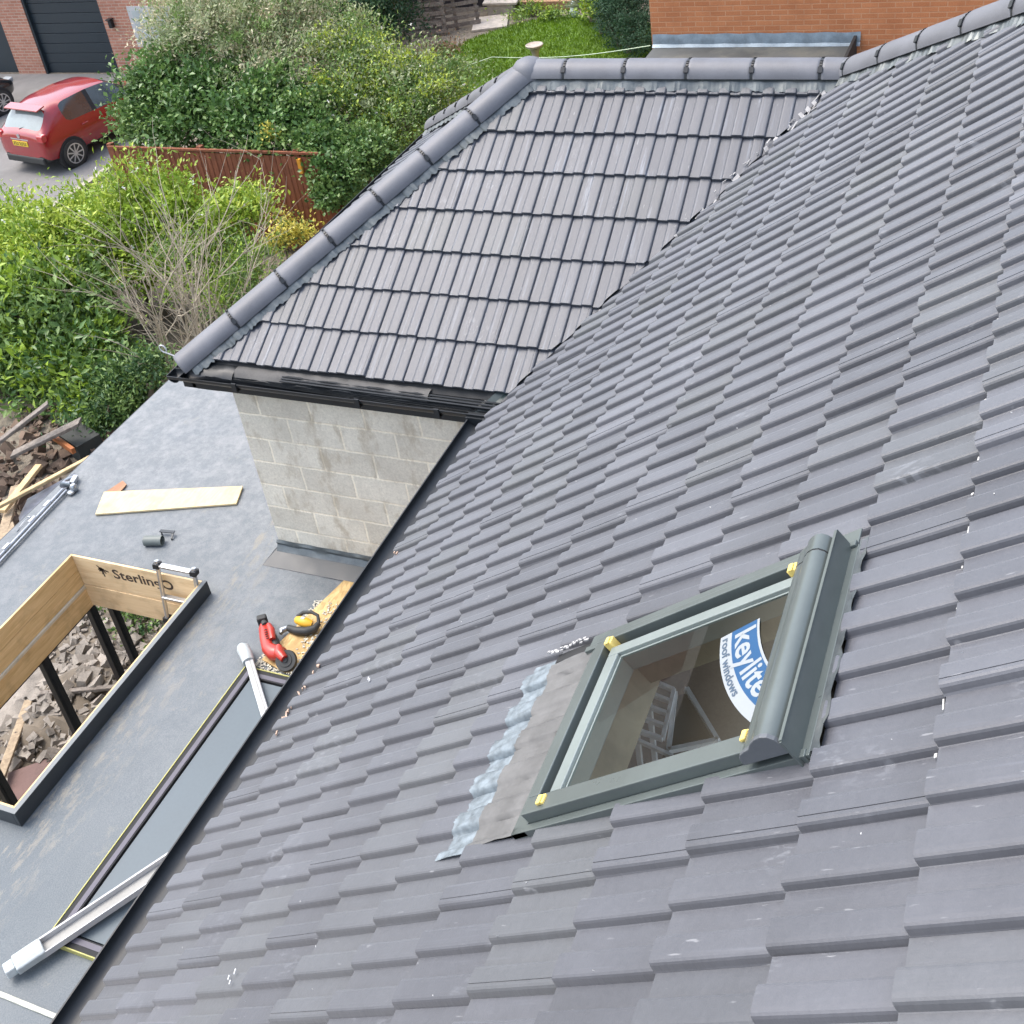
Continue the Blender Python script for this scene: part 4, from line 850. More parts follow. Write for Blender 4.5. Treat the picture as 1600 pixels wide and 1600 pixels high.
def leafmesh(name, P0, D, L, Wd, tint, mat, parent=None, loc=None, fold=.25, nrm=None):
    """P0 base points, D directions (unit), L lengths, Wd widths -> folded diamond leaves"""
    n = len(P0); r = np.random.RandomState(n % 9973)
    up = r.randn(n, 3) if nrm is None else nrm+r.randn(n, 3)*.5
    S = np.cross(D, up); S /= np.linalg.norm(S, axis=1)[:, None]+1e-9; Nn = np.cross(S, D)
    a = P0; b = P0+D*(L*.5)[:, None]+S*(Wd*.5)[:, None]+Nn*(Wd*fold)[:, None]; c = P0+D*L[:, None]; d = P0+D*(L*.5)[:, None]-S*(Wd*.5)[:, None]+Nn*(Wd*fold)[:, None]
    V = np.stack([a, b, c, d], 1).reshape(-1, 3); off = np.array(loc if loc is not None else (0, 0, 0), float)
    if parent is not None: off = np.array(root_of(parent).location)
    V = V-off
    me = bpy.data.meshes.new(name); me.vertices.add(4*n); me.vertices.foreach_set('co', V.ravel())
    idx = np.arange(4*n).reshape(-1, 4); tri = np.concatenate([idx[:, [0,1,2]], idx[:, [0,2,3]]], 1).reshape(-1, 3)
    me.loops.add(len(tri)*3); me.loops.foreach_set('vertex_index', tri.ravel()); me.polygons.add(len(tri))
    me.polygons.foreach_set('loop_start', np.arange(0, len(tri)*3, 3)); me.polygons.foreach_set('loop_total', np.full(len(tri), 3))
    at = me.attributes.new('tint', 'FLOAT', 'FACE'); at.data.foreach_set('value', np.repeat(tint, 2).astype(np.float32))
    me.update(calc_edges=True); me.materials.append(mat)
    o = bpy.data.objects.new(name, me); COL.objects.link(o)
    if parent is not None: o.parent = parent
    elif loc is not None: o.location = loc
    return o
rs = np.random.RandomState(5); pts = []
while len(pts) < 42000:
    x = rs.uniform(-21, -14); y = rs.uniform(-9.9, -4.0)
    if inpoly(x, y, LP): pts.append((x, y, ZG+.004))
pts = np.array(pts); D = rs.randn(len(pts), 3)*.45; D[:, 2] = 1; D /= np.linalg.norm(D, axis=1)[:, None]
g_ = leafmesh('grass', pts, D, rs.uniform(.04,.10,len(pts)), rs.uniform(.012,.025,len(pts)), rs.rand(len(pts)), leaf_mat('grass blade', (.08,.17,.01), (.22,.36,.02)), loc=(-17,-7,ZG))
tag(g_, 'short bright green grass of the garden behind the wing ridge', 'grass', kind='stuff')

# ------------------------------------------------------------------ shrubs
def shrub(name, label, base, blobs, n, leaf, mats, stems=6, group=None, cat='shrub', seed=1, clump=.16, droop=0.0, asp=.5, core=.35, flowers=None, flat=0.0, trunk_r=.05, nclump=26):
    r = np.random.RandomState(seed); t = thing(name, base, label, cat, group)
    B = np.array([b[:3] for b in blobs], float); Rr = np.array([b[3] for b in blobs], float); rz = np.array([(b[4] if len(b) > 4 else 1.0) for b in blobs])
    w = Rr**2/np.sum(Rr**2)
    # clump centres on the blobs' shells
    C = []
    for i in range(len(B)):
        k = max(8, int(nclump*len(B)*w[i])); d = r.randn(k, 3); d /= np.linalg.norm(d, axis=1)[:, None]; d[:, 2] = np.where(d[:, 2] < -.3, -d[:, 2], d[:, 2])
        rad = Rr[i]*(r.uniform(.55, 1.22, k)); c = B[i]+d*rad[:, None]*np.array([1, 1, rz[i]]); C.append(np.concatenate([c, d], 1))
    C = np.concatenate(C); ci = r.randint(0, len(C), n); cl = C[ci]
    cs = r.uniform(.45, 1.75, len(C))[ci]*clump
    off = np.clip(r.randn(n, 3), -1.9, 1.9)*cs[:, None]*np.array([1, 1, .75]); P0 = cl[:, :3]+off
    ncore = int(n*core); bi = r.choice(len(B), ncore, p=w); d = r.randn(ncore, 3); d /= np.linalg.norm(d, axis=1)[:, None]
    P1 = B[bi]+d*(Rr[bi]*r.uniform(.15, .92, ncore)**.6)[:, None]*np.stack([np.ones(ncore)]*2+[rz[bi]], 1)
    P0[:ncore] = P1; od = cl[:, 3:]; od[:ncore] = d
    keep = P0[:, 2] > ZG+.05; P0, od, ci = P0[keep], od[keep], ci[keep]; n = len(P0)
    D = od*.8+r.randn(n, 3)*.75+np.array([0, 0, .25-droop]); D /= np.linalg.norm(D, axis=1)[:, None]
    tint_c = r.rand(len(C))[ci]; tint = np.clip(tint_c*.65+r.rand(n)*.45-.05, 0, 1)
    L = leaf*r.uniform(.45, 1.5, n); nr = od+np.array([0, 0, .9])
    ms = mats if isinstance(mats, list) else [mats]; ch = r.randint(0, len(ms), len(C))[ci]
    for k, m in enumerate(ms):
        s_ = ch == k
        if s_.sum() > 0: leafmesh('foliage', P0[s_], D[s_], L[s_], L[s_]*asp, tint[s_], m, parent=t, nrm=nr[s_])
    if flowers:
        fm, fn, fs_ = flowers; s_ = r.choice(n, fn); q = P0[s_]+od[s_]*clump*.9; dd = r.randn(fn*4, 3); dd /= np.linalg.norm(dd, axis=1)[:, None]
        leafmesh('blossom', np.repeat(q, 4, 0), dd, np.full(fn*4, fs_), np.full(fn*4, fs_*.8), np.random.RandomState(1).rand(fn*4), fm, parent=t)
    rr = random.Random(seed); mb = MB(); bz = Vector(base)
    for i in range(stems):
        b = blobs[i % len(blobs)]; e = Vector((b[0]+rr.uniform(-.4,.4)*b[3], b[1]+rr.uniform(-.4,.4)*b[3], b[2]+rr.uniform(-.1,.5)*b[3])); s0 = bz+Vector((rr.uniform(-.25,.25), rr.uniform(-.25,.25), 0))
        s0 = s0.lerp(Vector((e.x, e.y, s0.z)), .35)
        mid = s0.lerp(e, .5)+Vector((rr.uniform(-.15,.15), rr.uniform(-.15,.15), .1)); mb.tube([s0, mid, e], [trunk_r, trunk_r*.7, trunk_r*.25], 6)
        for k in range(4):
            f = s0.lerp(e, rr.uniform(.4,.9)); g2 = f+Vector((rr.uniform(-1,1), rr.uniform(-1,1), rr.uniform(0,.9)))*b[3]*.7; mb.tube([f, f.lerp(g2,.5)+Vector((0,0,.05)), g2], [trunk_r*.45, trunk_r*.3, trunk_r*.1], 5)
    put('trunk', mb, M_bark, t, smooth=60)
    return t
M_bark = basic('bark', (.16,.13,.09), .9, .35, 12, bmp=.4)
L_laurel = leaf_mat('laurel leaf', (.032,.085,.022), (.15,.28,.075), .34, .5)
L_bright = leaf_mat('bright leaf', (.13,.24,.02), (.36,.50,.06), .4, .45)
L_lime = leaf_mat('lime leaf', (.25,.36,.03), (.52,.60,.09), .45, .4)
L_willow = leaf_mat('grey green leaf', (.13,.18,.08), (.46,.50,.28), .5, .4)
L_var = leaf_mat('pale variegated leaf', (.42,.40,.24), (.66,.60,.42), .5, .4)
L_mid = leaf_mat('mid leaf', (.06,.135,.03), (.24,.36,.10), .45, .4)
L_dark = leaf_mat('dark leaf', (.025,.065,.022), (.07,.15,.05), .45, .4)
L_yel = leaf_mat('yellow leaf', (.70,.60,.08), (.85,.78,.22), .5, .4)
L_pink = leaf_mat('pinkish shoot', (.30,.15,.10), (.42,.30,.16), .5, .4)
L_con = leaf_mat('conifer leaf', (.02,.06,.035), (.055,.125,.065), .6, .3)
M_petal = leaf_mat('white petal', (.75,.75,.68), (.85,.83,.78), .6, .3)
near = 'shrubs in the near garden beside the flat roof'; far = 'overgrown hedge shrubs behind the brown fence'
shrub('laurel_bush', 'dark glossy laurel bush right behind the brown fence, nearest the red car', (-9.99,-9.72,ZG), [(-9.90,-11.04,-2.39,0.55,1.00), (-9.75,-10.06,-2.43,0.55,1.00), (-9.70,-9.12,-2.44,0.55,1.00), (-9.65,-8.36,-2.52,0.50,1.00), (-10.40,-10.92,-2.01,0.60,1.00), (-10.30,-9.83,-2.19,0.60,1.00), (-10.20,-8.73,-2.19,0.60,1.00)], 26000, .085, [L_laurel, L_laurel, L_mid], group=far, seed=3, clump=.13, asp=.6, nclump=40)
shrub('willow_bush', 'large pale grey green bush with creamy leaf tips at the top of the hedge', (-11.58,-9.93,ZG), [(-11.50,-11.10,-1.51,0.72,1.00), (-11.20,-10.34,-1.50,0.85,1.00), (-11.60,-9.67,-1.54,0.85,1.00), (-12.50,-10.99,-1.24,0.90,1.00), (-12.60,-9.81,-1.30,0.90,1.00), (-12.00,-8.89,-1.69,0.75,1.00), (-10.90,-9.23,-1.97,0.70,1.00), (-10.90,-10.85,-1.79,0.55,1.00), (-11.00,-8.43,-2.12,0.65,1.00)], 52000, .075, [L_willow, L_willow, L_var, L_mid], group=far, seed=4, clump=.15, asp=.34, nclump=40)
shrub('green_bush', 'loose yellow green bush of fine leaves beside the far lawn', (-11.21,-7.12,ZG), [(-11.50,-7.69,-2.08,0.70,1.00), (-11.30,-6.88,-2.22,0.65,1.00), (-11.20,-6.15,-2.40,0.60,1.00), (-10.90,-7.03,-2.73,0.65,1.00), (-10.70,-7.62,-2.55,0.65,1.00), (-10.70,-6.46,-2.75,0.50,1.00), (-12.20,-8.02,-1.88,0.50,1.00)], 42000, .060, [L_lime, L_mid, L_mid, L_willow], group=far, seed=5, clump=.14, asp=.45, nclump=42, flowers=(M_petal, 90, .035))
shrub('ivy_bush', 'dark ivy covered bush between the brown fence and the wing hip', (-9.44,-7.17,ZG), [(-9.50,-7.45,-2.59,0.42,1.00), (-9.20,-6.88,-2.88,0.42,1.00), (-8.90,-7.01,-3.12,0.30,1.00), (-9.90,-7.88,-2.44,0.50,1.00), (-9.70,-6.66,-2.77,0.40,1.00)], 17000, .065, [L_mid, L_laurel], group=far, seed=6, clump=.10, asp=.7, nclump=40)
shrub('yellow_shrub', 'tiny acid yellow sprig glowing among the dark hedge', (-9.35,-8.19,ZG), [(-9.35,-8.19,-2.33,0.14,1.00)], 260, .06, L_yel, seed=8, clump=.05, stems=1, trunk_r=.01, group=far)
shrub('green_shrub', 'big bright lime green shrub with small white flowers at the left edge', (-6.85,-9.79,ZG), [(-6.80,-11.59,-3.33,0.80,1.00), (-6.90,-10.39,-3.11,0.72,1.00), (-7.10,-9.33,-2.71,0.66,1.00), (-7.30,-8.83,-2.75,0.50,1.00), (-6.30,-10.39,-3.37,0.80,1.00), (-6.00,-11.28,-3.61,0.85,1.00), (-6.70,-9.39,-3.18,0.65,1.00), (-7.10,-8.53,-2.96,0.50,1.00), (-7.20,-7.83,-2.76,0.38,1.00), (-7.30,-7.35,-2.62,0.18,1.00), (-7.40,-10.32,-2.88,0.50,1.00), (-6.10,-12.28,-3.29,0.90,1.00)], 52000, .085, [L_bright, L_lime, L_bright], group=near, seed=9, clump=.15, asp=.42, nclump=42, flowers=(M_petal, 150, .045))
shrub('laurel_shrub', 'broad leaved glossy green shrub beside the outer roof edge', (-4.78,-9.82,ZG), [(-5.30,-10.38,-3.56,0.80,1.00), (-5.50,-9.62,-3.39,0.65,1.00), (-4.70,-10.57,-4.56,0.70,1.00), (-4.90,-9.73,-4.25,0.70,1.00), (-4.90,-8.88,-3.92,0.60,1.00), (-4.40,-8.77,-4.34,0.42,1.00), (-4.30,-9.62,-4.61,0.42,1.00), (-4.60,-8.37,-4.09,0.45,1.00), (-5.00,-11.70,-4.20,0.80,1.00), (-4.20,-10.53,-4.90,0.40,1.00)], 34000, .12, [L_bright, L_mid, L_laurel], group=near, seed=10, clump=.15, asp=.38, nclump=36)
shrub('green_shrub', 'narrow green shrub behind the bare twigs, in front of the fence', (-6.70,-7.58,ZG), [(-7.60,-7.76,-2.79,0.30,1.00), (-7.00,-7.97,-3.24,0.45,1.00), (-6.60,-7.12,-3.18,0.35,1.00), (-6.40,-8.02,-3.24,0.50,1.00), (-5.90,-7.04,-3.29,0.35,1.00)], 15000, .06, [L_mid, L_bright], group=near, seed=11, clump=.14, asp=.4, nclump=30, core=.15)
shrub('green_shrub', 'dark low shrub at the roof edge below the hip corner', (-4.20,-7.81,ZG), [(-4.40,-7.71,-3.77,0.33,1.00), (-4.20,-7.95,-4.08,0.35,1.00), (-4.40,-7.33,-3.47,0.22,1.00), (-3.80,-8.26,-4.27,0.28,1.00)], 9000, .07, [L_dark, L_mid], group=near, seed=12, clump=.12, asp=.4, nclump=30)
shrub('yellow_shrub', 'small pale yellow shrub at the foot of the brown fence', (-8.53,-7.77,ZG), [(-8.60,-7.82,-3.72,0.24,1.00), (-8.40,-7.97,-3.82,0.16,1.00), (-8.60,-7.51,-3.67,0.16,1.00)], 1800, .06, [L_yel, L_yel, L_mid], group=near, seed=13, clump=.09, stems=3, trunk_r=.012, asp=.5)
shrub('conifer', 'dark dense conifer beside the orange brick house', (-18.57,-5.25,ZG), [(-18.50,-5.16,-3.57,0.55,1.60), (-19.00,-5.67,-3.59,0.50,1.60), (-17.80,-4.75,-3.75,0.42,1.20), (-19.00,-5.41,-3.05,0.60,1.50)], 26000, .07, L_con, seed=14, clump=.10, asp=.25, nclump=50, cat='tree', droop=.3)
shrub('laurel_bush', 'bright leaved bush in front of the dark conifer, right of the spiky plant', (-19.70,-6.16,ZG), [(-19.70,-6.28,-3.67,0.30,1.00), (-19.70,-6.04,-3.46,0.30,1.00)], 1500, .11, [L_lime, L_bright], seed=15, clump=.10, stems=3)
shrub('conifer', 'very dark evergreen behind the top of the hedge', (-16.60,-10.25,ZG), [(-16.50,-10.45,-2.54,0.80,1.30), (-16.50,-11.10,-2.60,0.70,1.30), (-17.00,-9.85,-2.85,0.60,1.30), (-16.00,-9.85,-3.06,0.45,1.20), (-17.00,-10.01,-2.17,0.90,1.30)], 26000, .08, [L_con, L_dark], seed=16, clump=.14, asp=.3, nclump=44, cat='tree')
shrub('ground_ivy', 'low green plants covering the bank beyond the lawn', (-21.03,-8.52,ZG), [(-21.60,-9.21,-4.25,0.30,0.50), (-21.20,-8.54,-4.26,0.25,0.50), (-20.90,-9.29,-4.46,0.22,0.40), (-20.90,-7.93,-4.25,0.25,0.50), (-20.90,-7.46,-4.33,0.25,0.50), (-20.70,-8.69,-4.32,0.22,0.40)], 6000, .07, [L_mid, L_bright], seed=17, clump=.12, cat='plant', stems=2)
shrub('rose_bush', 'low bush with pinkish shoots between the hedge and the stone path', (-16.80,-9.08,ZG), [(-17.00,-8.94,-3.77,0.30,0.60), (-16.60,-9.22,-3.77,0.30,0.60)], 2600, .06, [L_pink, L_mid], seed=18, clump=.14, stems=3)
shrub('garden_weeds', 'patch of green weeds beyond the black door posts below the skylight opening', (-1.02,-5.32,ZG), [(-0.95,-5.26,-4.36,0.28,0.60), (-1.10,-5.58,-4.44,0.30,0.60), (-1.00,-5.13,-4.38,0.25,0.60)], 3200, .06, [L_mid, L_dark], seed=21, clump=.12, cat='plant', stems=2, trunk_r=.01)
# bare twiggy shrub
tw = thing('bare_shrub', (-4.95,-7.25,ZG), 'leafless brown twiggy bush behind the corner of the wing hip', 'shrub')
rr = random.Random(12)
def twig(mb, p, d, l, r_, depth, bendz=.12):
    pts = [Vector(p)]; d = Vector(d).normalized(); n = 5
    for i in range(n):
        d = (d+Vector((rr.gauss(0,.13), rr.gauss(0,.13), rr.gauss(0,.10)+.02))).normalized(); pts.append(pts[-1]+d*l/n)
    mb.tube(pts, [r_*(1-.75*i/n) for i in range(n+1)], 5, caps=False)
    if depth:
        for k in range(rr.randint(3,4)):
            i = rr.randint(1, n); q = pts[i]; dd = (pts[i]-pts[i-1]).normalized(); dd = (dd+Vector((rr.gauss(0,.5), rr.gauss(0,.42), rr.gauss(0,.3)))).normalized(); twig(mb, q, dd, l*rr.uniform(.5,.8), r_*.55, depth-1)
mb = MB()
for k in range(21):
    a = rr.uniform(0, 6.28); e = rr.uniform(.7, 1.25); st = Vector((-4.95+.22*math.cos(a), -7.25+.22*math.sin(a), ZG)); twig(mb, st, (math.cos(a)*math.cos(e)*.62-.05, math.sin(a)*math.cos(e)*.5+.10, 1.0), rr.uniform(1.55,2.15), rr.uniform(.012,.024), 2)
put('branch', mb, basic('dead twigs', (.40,.345,.26), .85, .3, 9), tw)

# ------------------------------------------------------------------ brown boarded fence
fn = thing('fence', (-9.0,-9.2,ZG), 'red brown boarded garden fence with dark stain below the hedge', 'fence')
M_fence = wood_mat('stained fence board', (.17,.052,.026), (.28,.095,.046), (9,9,.8), .75)
mb = MB(); rr = random.Random(3); y = -11.3; zt_ = -2.5
while y < -6.9:
    w_ = rr.uniform(.095,.115); dz = (y+11.3)*-.012; mb.hexa([(-9.03,y,ZG+.12),(-9.012+rr.uniform(0,.006),y,ZG+.12),(-9.004,y+w_,ZG+.12),(-9.03,y+w_,ZG+.12),(-9.03,y,zt_+dz),(-9.012,y,zt_+dz),(-9.004,y+w_,zt_+dz),(-9.03,y+w_,zt_+dz)]); y += w_-.004
put('board_panel', mb, M_fence, fn)
mb = MB(); mb.box(-9.045,-8.995,-11.3,-6.9,zt_+.0,zt_+.035); put('capping', mb, M_fence, fn)
for yy in (-11.35,-9.5,-7.65):
    mb = MB(); mb.box(-9.13,-9.035,yy,yy+.09,ZG,zt_+.06); put('post', mb, M_fence, fn)
mb = MB(); mb.box(-8.995,-8.95,-7.56,-7.50,-2.80,-2.56); tag(put('tag_strip', mb, basic('orange strip', (.75,.33,.04), .5, .2, 20), loc=(-8.96,-7.53,-2.7)), 'small orange strip hanging at the end of the brown fence', 'strip')

# ------------------------------------------------------------------ neighbour's brick house and flat roof
nb = thing('brick_house', (-13,3,ZG), 'orange brick neighbouring house with a low dark flat roof against it', 'house')
M_orb = brick_mat('orange brick', .225, .075, .008, (.40,.145,.058), (.50,.20,.085), (.50,.28,.16), 1, (.05,.02), bmp=.5)
mb = MB(); mb.box(-19.5,-11.6,-2.54,9.0,ZG,3.2); put('wall', mb, M_orb, nb)
mb = MB(); mb.box(-11.598,-10.1,-2.50,.42,-2.2,-1.74); put('flat_roof', mb, basic('old felt roof', (.075,.08,.078), .75, .3, 2.2, dirt=(.13,.13,.11)), nb)
mb = MB(); mb.box(-11.598,-10.15,-2.46,.38,ZG,-2.2); put('store_wall', mb, M_orb, nb)
mb = MB(); n = 30; vs = []
for i in range(n+1):
    y_ = -2.52+i*(3.03)/n; j = .006*math.sin(i*1.3); vs += [(-11.59,y_,-1.555+j),(-11.575,y_,-1.62),(-11.57+j,y_,-1.70+j),(-11.52,y_,-1.735)]
mb.add(vs, [(4*i+k,4*i+k+1,4*i+5+k,4*i+4+k) for i in range(n) for k in range(3)]); put('lead_flashing', mb, basic('lead flashing', (.20,.25,.29), .45, .3, 7, metal=.3), nb, smooth=40)
mb = MB(); mb.box(-11.6,-10.1,.42,.46,-2.2,-1.6); put('edge_trim', mb, M_blackmat, nb)
# washing line
mb = MB(); pts = [(-11.58,-2.56,-1.72)]+[(-11.58-(1.15)*t,-2.56-3.2*t,-1.72-.58*t-.08*math.sin(math.pi*t)) for t in np.linspace(.05,1,14)]+[(-12.1,-6.2,-2.30),(-11.6,-6.9,-2.45)]
tag(put('washing_line', mb.tube(pts, .007, 5), basic('pale cord', (.42,.52,.36), .6, .1, 5), loc=pts[0], smooth=60), 'pale green washing line strung from the brick house across the lawn', 'line')

# ------------------------------------------------------------------ garage block
gar = thing('garage', (-17.3,-19,ZG), 'red brick garage with a dark panelled door behind the cars', 'garage')
M_red_b = brick_mat('garage brick', .225, .075, .010, (.34,.145,.095), (.46,.22,.15), (.46,.39,.32), 1, (.1,.0), bmp=.5)
GX = -17.2; DY0, DY1, DZ = -20.45, -18.05, -2.02
mb = MB(); mb.box(GX-.25,GX,-21.35,DY0,ZG,DZ+.02); mb.box(GX-.25,GX,DY1,-12.4,ZG,DZ+.02); mb.box(GX-.25,GX,-21.35,-12.4,DZ+.02,-.6); mb.box(GX-.25,GX,-26,-24.1,ZG,-.6)
mb.box(GX-6,GX-.25,-26,-25.8,ZG,-.6); mb.box(GX-6,GX-.25,-12.6,-12.4,ZG,-.6); mb.box(GX-6.2,GX-6,-26,-12.4,ZG,-.6); put('wall', mb, M_red_b, gar)
M_gdoor = basic('garage door', (.020,.031,.040), .42, .08, 4, bmp=.02)
mb = MB(); nrow = 9; hh = (DZ-ZG)/nrow
for k in range(nrow): mb.box(GX-.16,GX-.11,DY0+.06,DY1-.06,ZG+k*hh+.006,ZG+(k+1)*hh-.006)
mb.box(GX-.18,GX-.16,DY0,DY1,ZG,DZ); gd = put('garage_door', mb, M_gdoor, gar, bevel=.006)
for y_ in (DY0, DY1-.06):
    mb = MB(); mb.box(GX-.15,GX-.02,y_,y_+.06,ZG,DZ); put('frame', mb, M_gdoor, gd)
mb = MB(); mb.box(GX-.02,GX+.12,-21.35,-17.9,DZ+.13,DZ+.32); put('fascia', mb, M_white, gar)
mb = MB(); mb.box(GX-.18,GX-.14,-24.1,-21.35,ZG,-.7); put('side_door', mb, M_gdoor, gar)
mb = MB(); mb.box(GX-.1,GX+.03,-17.20,-14.2,-3.6,-2.62); put('window', mb, M_white, gar)
w_ = gar.children[-1]; mb = MB(); mb.box(GX+.031,GX+.036,-17.08,-15.75,-3.5,-2.72); mb.box(GX+.031,GX+.036,-15.65,-14.32,-3.5,-2.72); put('pane', mb, basic('net curtain pane', (.42,.47,.47), .2, .2, 4, spec=.7), w_)
mb = MB(); mb.obox((GX+.06,-17.78,-3.02),(1,0,0),(0,1,0),(0,0,1),.11,.10,.18); mb.obox((GX+.08,-17.78,-2.90),(1,0,0),(0,1,0),(0,0,1),.15,.14,.03); put('wall_lamp', mb, M_black, gar, bevel=.01)
mb = MB(); mb.add([(GX+.1,-26,-.58),(GX-6.3,-26,-.58),(GX-6.3,-12.3,-.58),(GX+.1,-12.3,-.58),(GX-3.1,-26,1.2),(GX-3.1,-12.3,1.2)], [(0,4,5,3),(1,2,5,4),(0,1,4),(3,5,2),(0,3,2,1)]); put('roof', mb, M_tileB if False else basic('garage roof', (.12,.07,.05), .9, .2, 5), gar)

# ------------------------------------------------------------------ cars
def make_car(name, label, paint, loc, rz, group, plate=True):
    car = thing(name, loc, label, 'car', group, rot=(0, 0, rz)); car.scale = (.92, .92, .92)
    S = [(0.02,.40,.58,.66,.80,.62,.86,.52),(0.05,.30,.74,.79,.90,.74,.96,.64),(0.15,.25,.80,.85,.97,.79,1.03,.67),(0.50,.24,.81,.86,1.0,.80,1.40,.60),(0.80,.23,.81,.86,.99,.80,1.46,.61),
         (1.02,.23,.81,.86,.98,.80,1.475,.615),(1.56,.23,.81,.86,.96,.80,1.485,.615),(1.66,.23,.81,.86,.955,.80,1.485,.615),(2.22,.23,.81,.86,.93,.80,1.44,.60),(2.98,.24,.81,.86,.92,.78,1.00,.66),
         (3.40,.25,.80,.85,.86,.75,.92,.58),(3.78,.30,.74,.79,.72,.66,.78,.5),(3.92,.38,.60,.64,.60,.52,.66,.40)]
    bm = bmesh.new(); rows = []
    for x, zb, wl, wm, zbelt, wb, zr, wr in S:
        pts = [(0,zb),(wl*.85,zb),(wl,zb+.10),(wm,.52),(wm*.995,.70),(wb,zbelt),(wr,zr-.055),(wr*.62,zr),(0,zr+.015)]
        rows.append([bm.verts.new((x, y, z)) for y, z in pts]+[bm.verts.new((x, -y, z)) for y, z in pts[-2:0:-1]])
    K = len(rows[0]); H = 9
    for i in range(len(S)-1):
        for k in range(K):
            f = bm.faces.new([rows[i][k], rows[i][(k+1) % K], rows[i+1][(k+1) % K], rows[i+1][k]]); kk = k if k < 8 else 15-k; f.material_index = 0
            if kk >= 6 and i == 2: f.material_index = 1
            if kk >= 6 and i == 8: f.material_index = 4
            if kk == 5 and i in (4, 5): f.material_index = 2
            if kk == 5 and i in (7, 8): f.material_index = 3
            if kk == 5 and i == 6: f.material_index = 5
            if kk <= 1: f.material_index = 6
    for r_ in (rows[0], rows[-1]): bm.faces.new(r_)
    bmesh.ops.recalc_face_normals(bm, faces=bm.faces)
    cr = bm.edges.layers.float.new('crease_edge')
    for e in bm.edges:
        mi = set(f.material_index for f in e.link_faces)
        if len(mi) > 1: e[cr] = .75
    me = bpy.data.meshes.new('tmp'); bm.to_mesh(me); bm.free(); o = bpy.data.objects.new('tmp', me); COL.objects.link(o)
    sb = o.modifiers.new('s', 'SUBSURF'); sb.levels = 2; dg = bpy.context.evaluated_depsgraph_get(); me2 = bpy.data.meshes.new_from_object(o.evaluated_get(dg)); bpy.data.objects.remove(o)
    bmf = bmesh.new(); bmf.from_mesh(me2)
    def piece(nm, test, mat, par=car):
        b = bmf.copy(); bmesh.ops.delete(b, geom=[f for f in b.faces if not test(f)], context='FACES'); m3 = bpy.data.meshes.new(nm)
        for f in b.faces: f.material_index = 0; f.smooth = True
        b.to_mesh(m3); b.free(); m3.materials.append(mat); q = bpy.data.objects.new(nm, m3); COL.objects.link(q); q.parent = par; return q
    gls = M_carglass
    piece('body', lambda f: f.material_index == 0, paint); piece('sill', lambda f: f.material_index == 6, M_rub)
    piece('rear_window', lambda f: f.material_index == 1, M_rearglass); piece('windscreen', lambda f: f.material_index == 4, gls)
    for sgn in (1, -1):
        piece('side_window', lambda f: f.material_index == 2 and f.calc_center_median().y*sgn > 0, gls); piece('side_window', lambda f: f.material_index == 3 and f.calc_center_median().y*sgn > 0, gls)
        piece('door_pillar', lambda f: f.material_index == 5 and f.calc_center_median().y*sgn > 0, M_black)
        for xw in (.68, 3.20):
            b = MB(); c = Vector((xw, sgn*.80, .315)); yv = Vector((0, sgn, 0)); n = 28
            def disc(r_, y0, y1, m=None, r1=None, bb=b):
                r1 = r1 or r_; vs = [c+yv*y0+Vector((math.cos(6.2832*k/n)*r_, 0, math.sin(6.2832*k/n)*r_)) for k in range(n)]+[c+yv*y1+Vector((math.cos(6.2832*k/n)*r1, 0, math.sin(6.2832*k/n)*r1)) for k in range(n)]
                bb.add(vs, [tuple(range(n-1,-1,-1)), tuple(range(n,2*n))]+[(k,(k+1)%n,n+(k+1)%n,n+k) for k in range(n)], m)
            disc(.375, -.10, .062); arch = put('wheel_arch', b, M_blackmat, car, local=True)
            b = MB(); disc(.305, -.08, .085, bb=b); disc(.292, .085, .096, r1=.225, bb=b); wh = put('wheel', b, M_rub, car, local=True, smooth=35)
            b = MB()
            for k in range(9):
                a = k*6.2832/9; d = Vector((math.cos(a), 0, math.sin(a))); b.bar(c+yv*.101+d*.03, c+yv*.099+d*.218, .030, .010, up=yv)
            disc(.05, .096, .110, bb=b)
            vs = [c+yv*h+Vector((math.cos(6.2832*k/n)*r_, 0, math.sin(6.2832*k/n)*r_)) for r_, h in ((.205,.098),(.205,.104),(.228,.104),(.228,.098)) for k in range(n)]
            b.add(vs, [(j*n+k, j*n+(k+1)%n, (j+1)*n+(k+1)%n, (j+1)*n+k) for j in range(3) for k in range(n)])
            put('rim', b, M_alu, wh, local=True)
        b = MB(); b.obox((.11, sgn*.70, .88),(1,-.2*sgn,0),(0,1,0),(0,0,1),.16,.22,.17); put('tail_light', b, M_tail, car, local=True, bevel=.03)
        b = MB(); b.obox((3.80, sgn*.56, .66),(1,0,.2),(0,1,0),(0,0,1),.2,.28,.13); put('headlight', b, M_lwhite, car, local=True, bevel=.03)
        b = MB(); b.obox((2.62, sgn*.93, 1.0),(1,0,0),(0,1,0),(0,0,1),.12,.20,.13); put('mirror', b, paint, car, local=True, bevel=.03)
        for xh_ in (1.12, 1.98):
            b = MB(); b.bar((xh_, sgn*.862, .82),(xh_+.17, sgn*.862, .82),.022,.03,up=(0,1,0)); put('door_handle', b, paint, car, local=True, bevel=.006)
    bmf.free(); bpy.data.meshes.remove(me2)
    b = MB(); b.obox((.42,0,1.425),(1,0,.18),(0,1,0),(0,0,1),.24,1.16,.035); put('spoiler', b, paint, car, local=True, bevel=.012)
    b = MB(); b.obox((.035,0,.36),(1,0,0),(0,1,0),(0,0,1),.08,1.30,.16); put('rear_bumper', b, M_rub, car, local=True, bevel=.03)
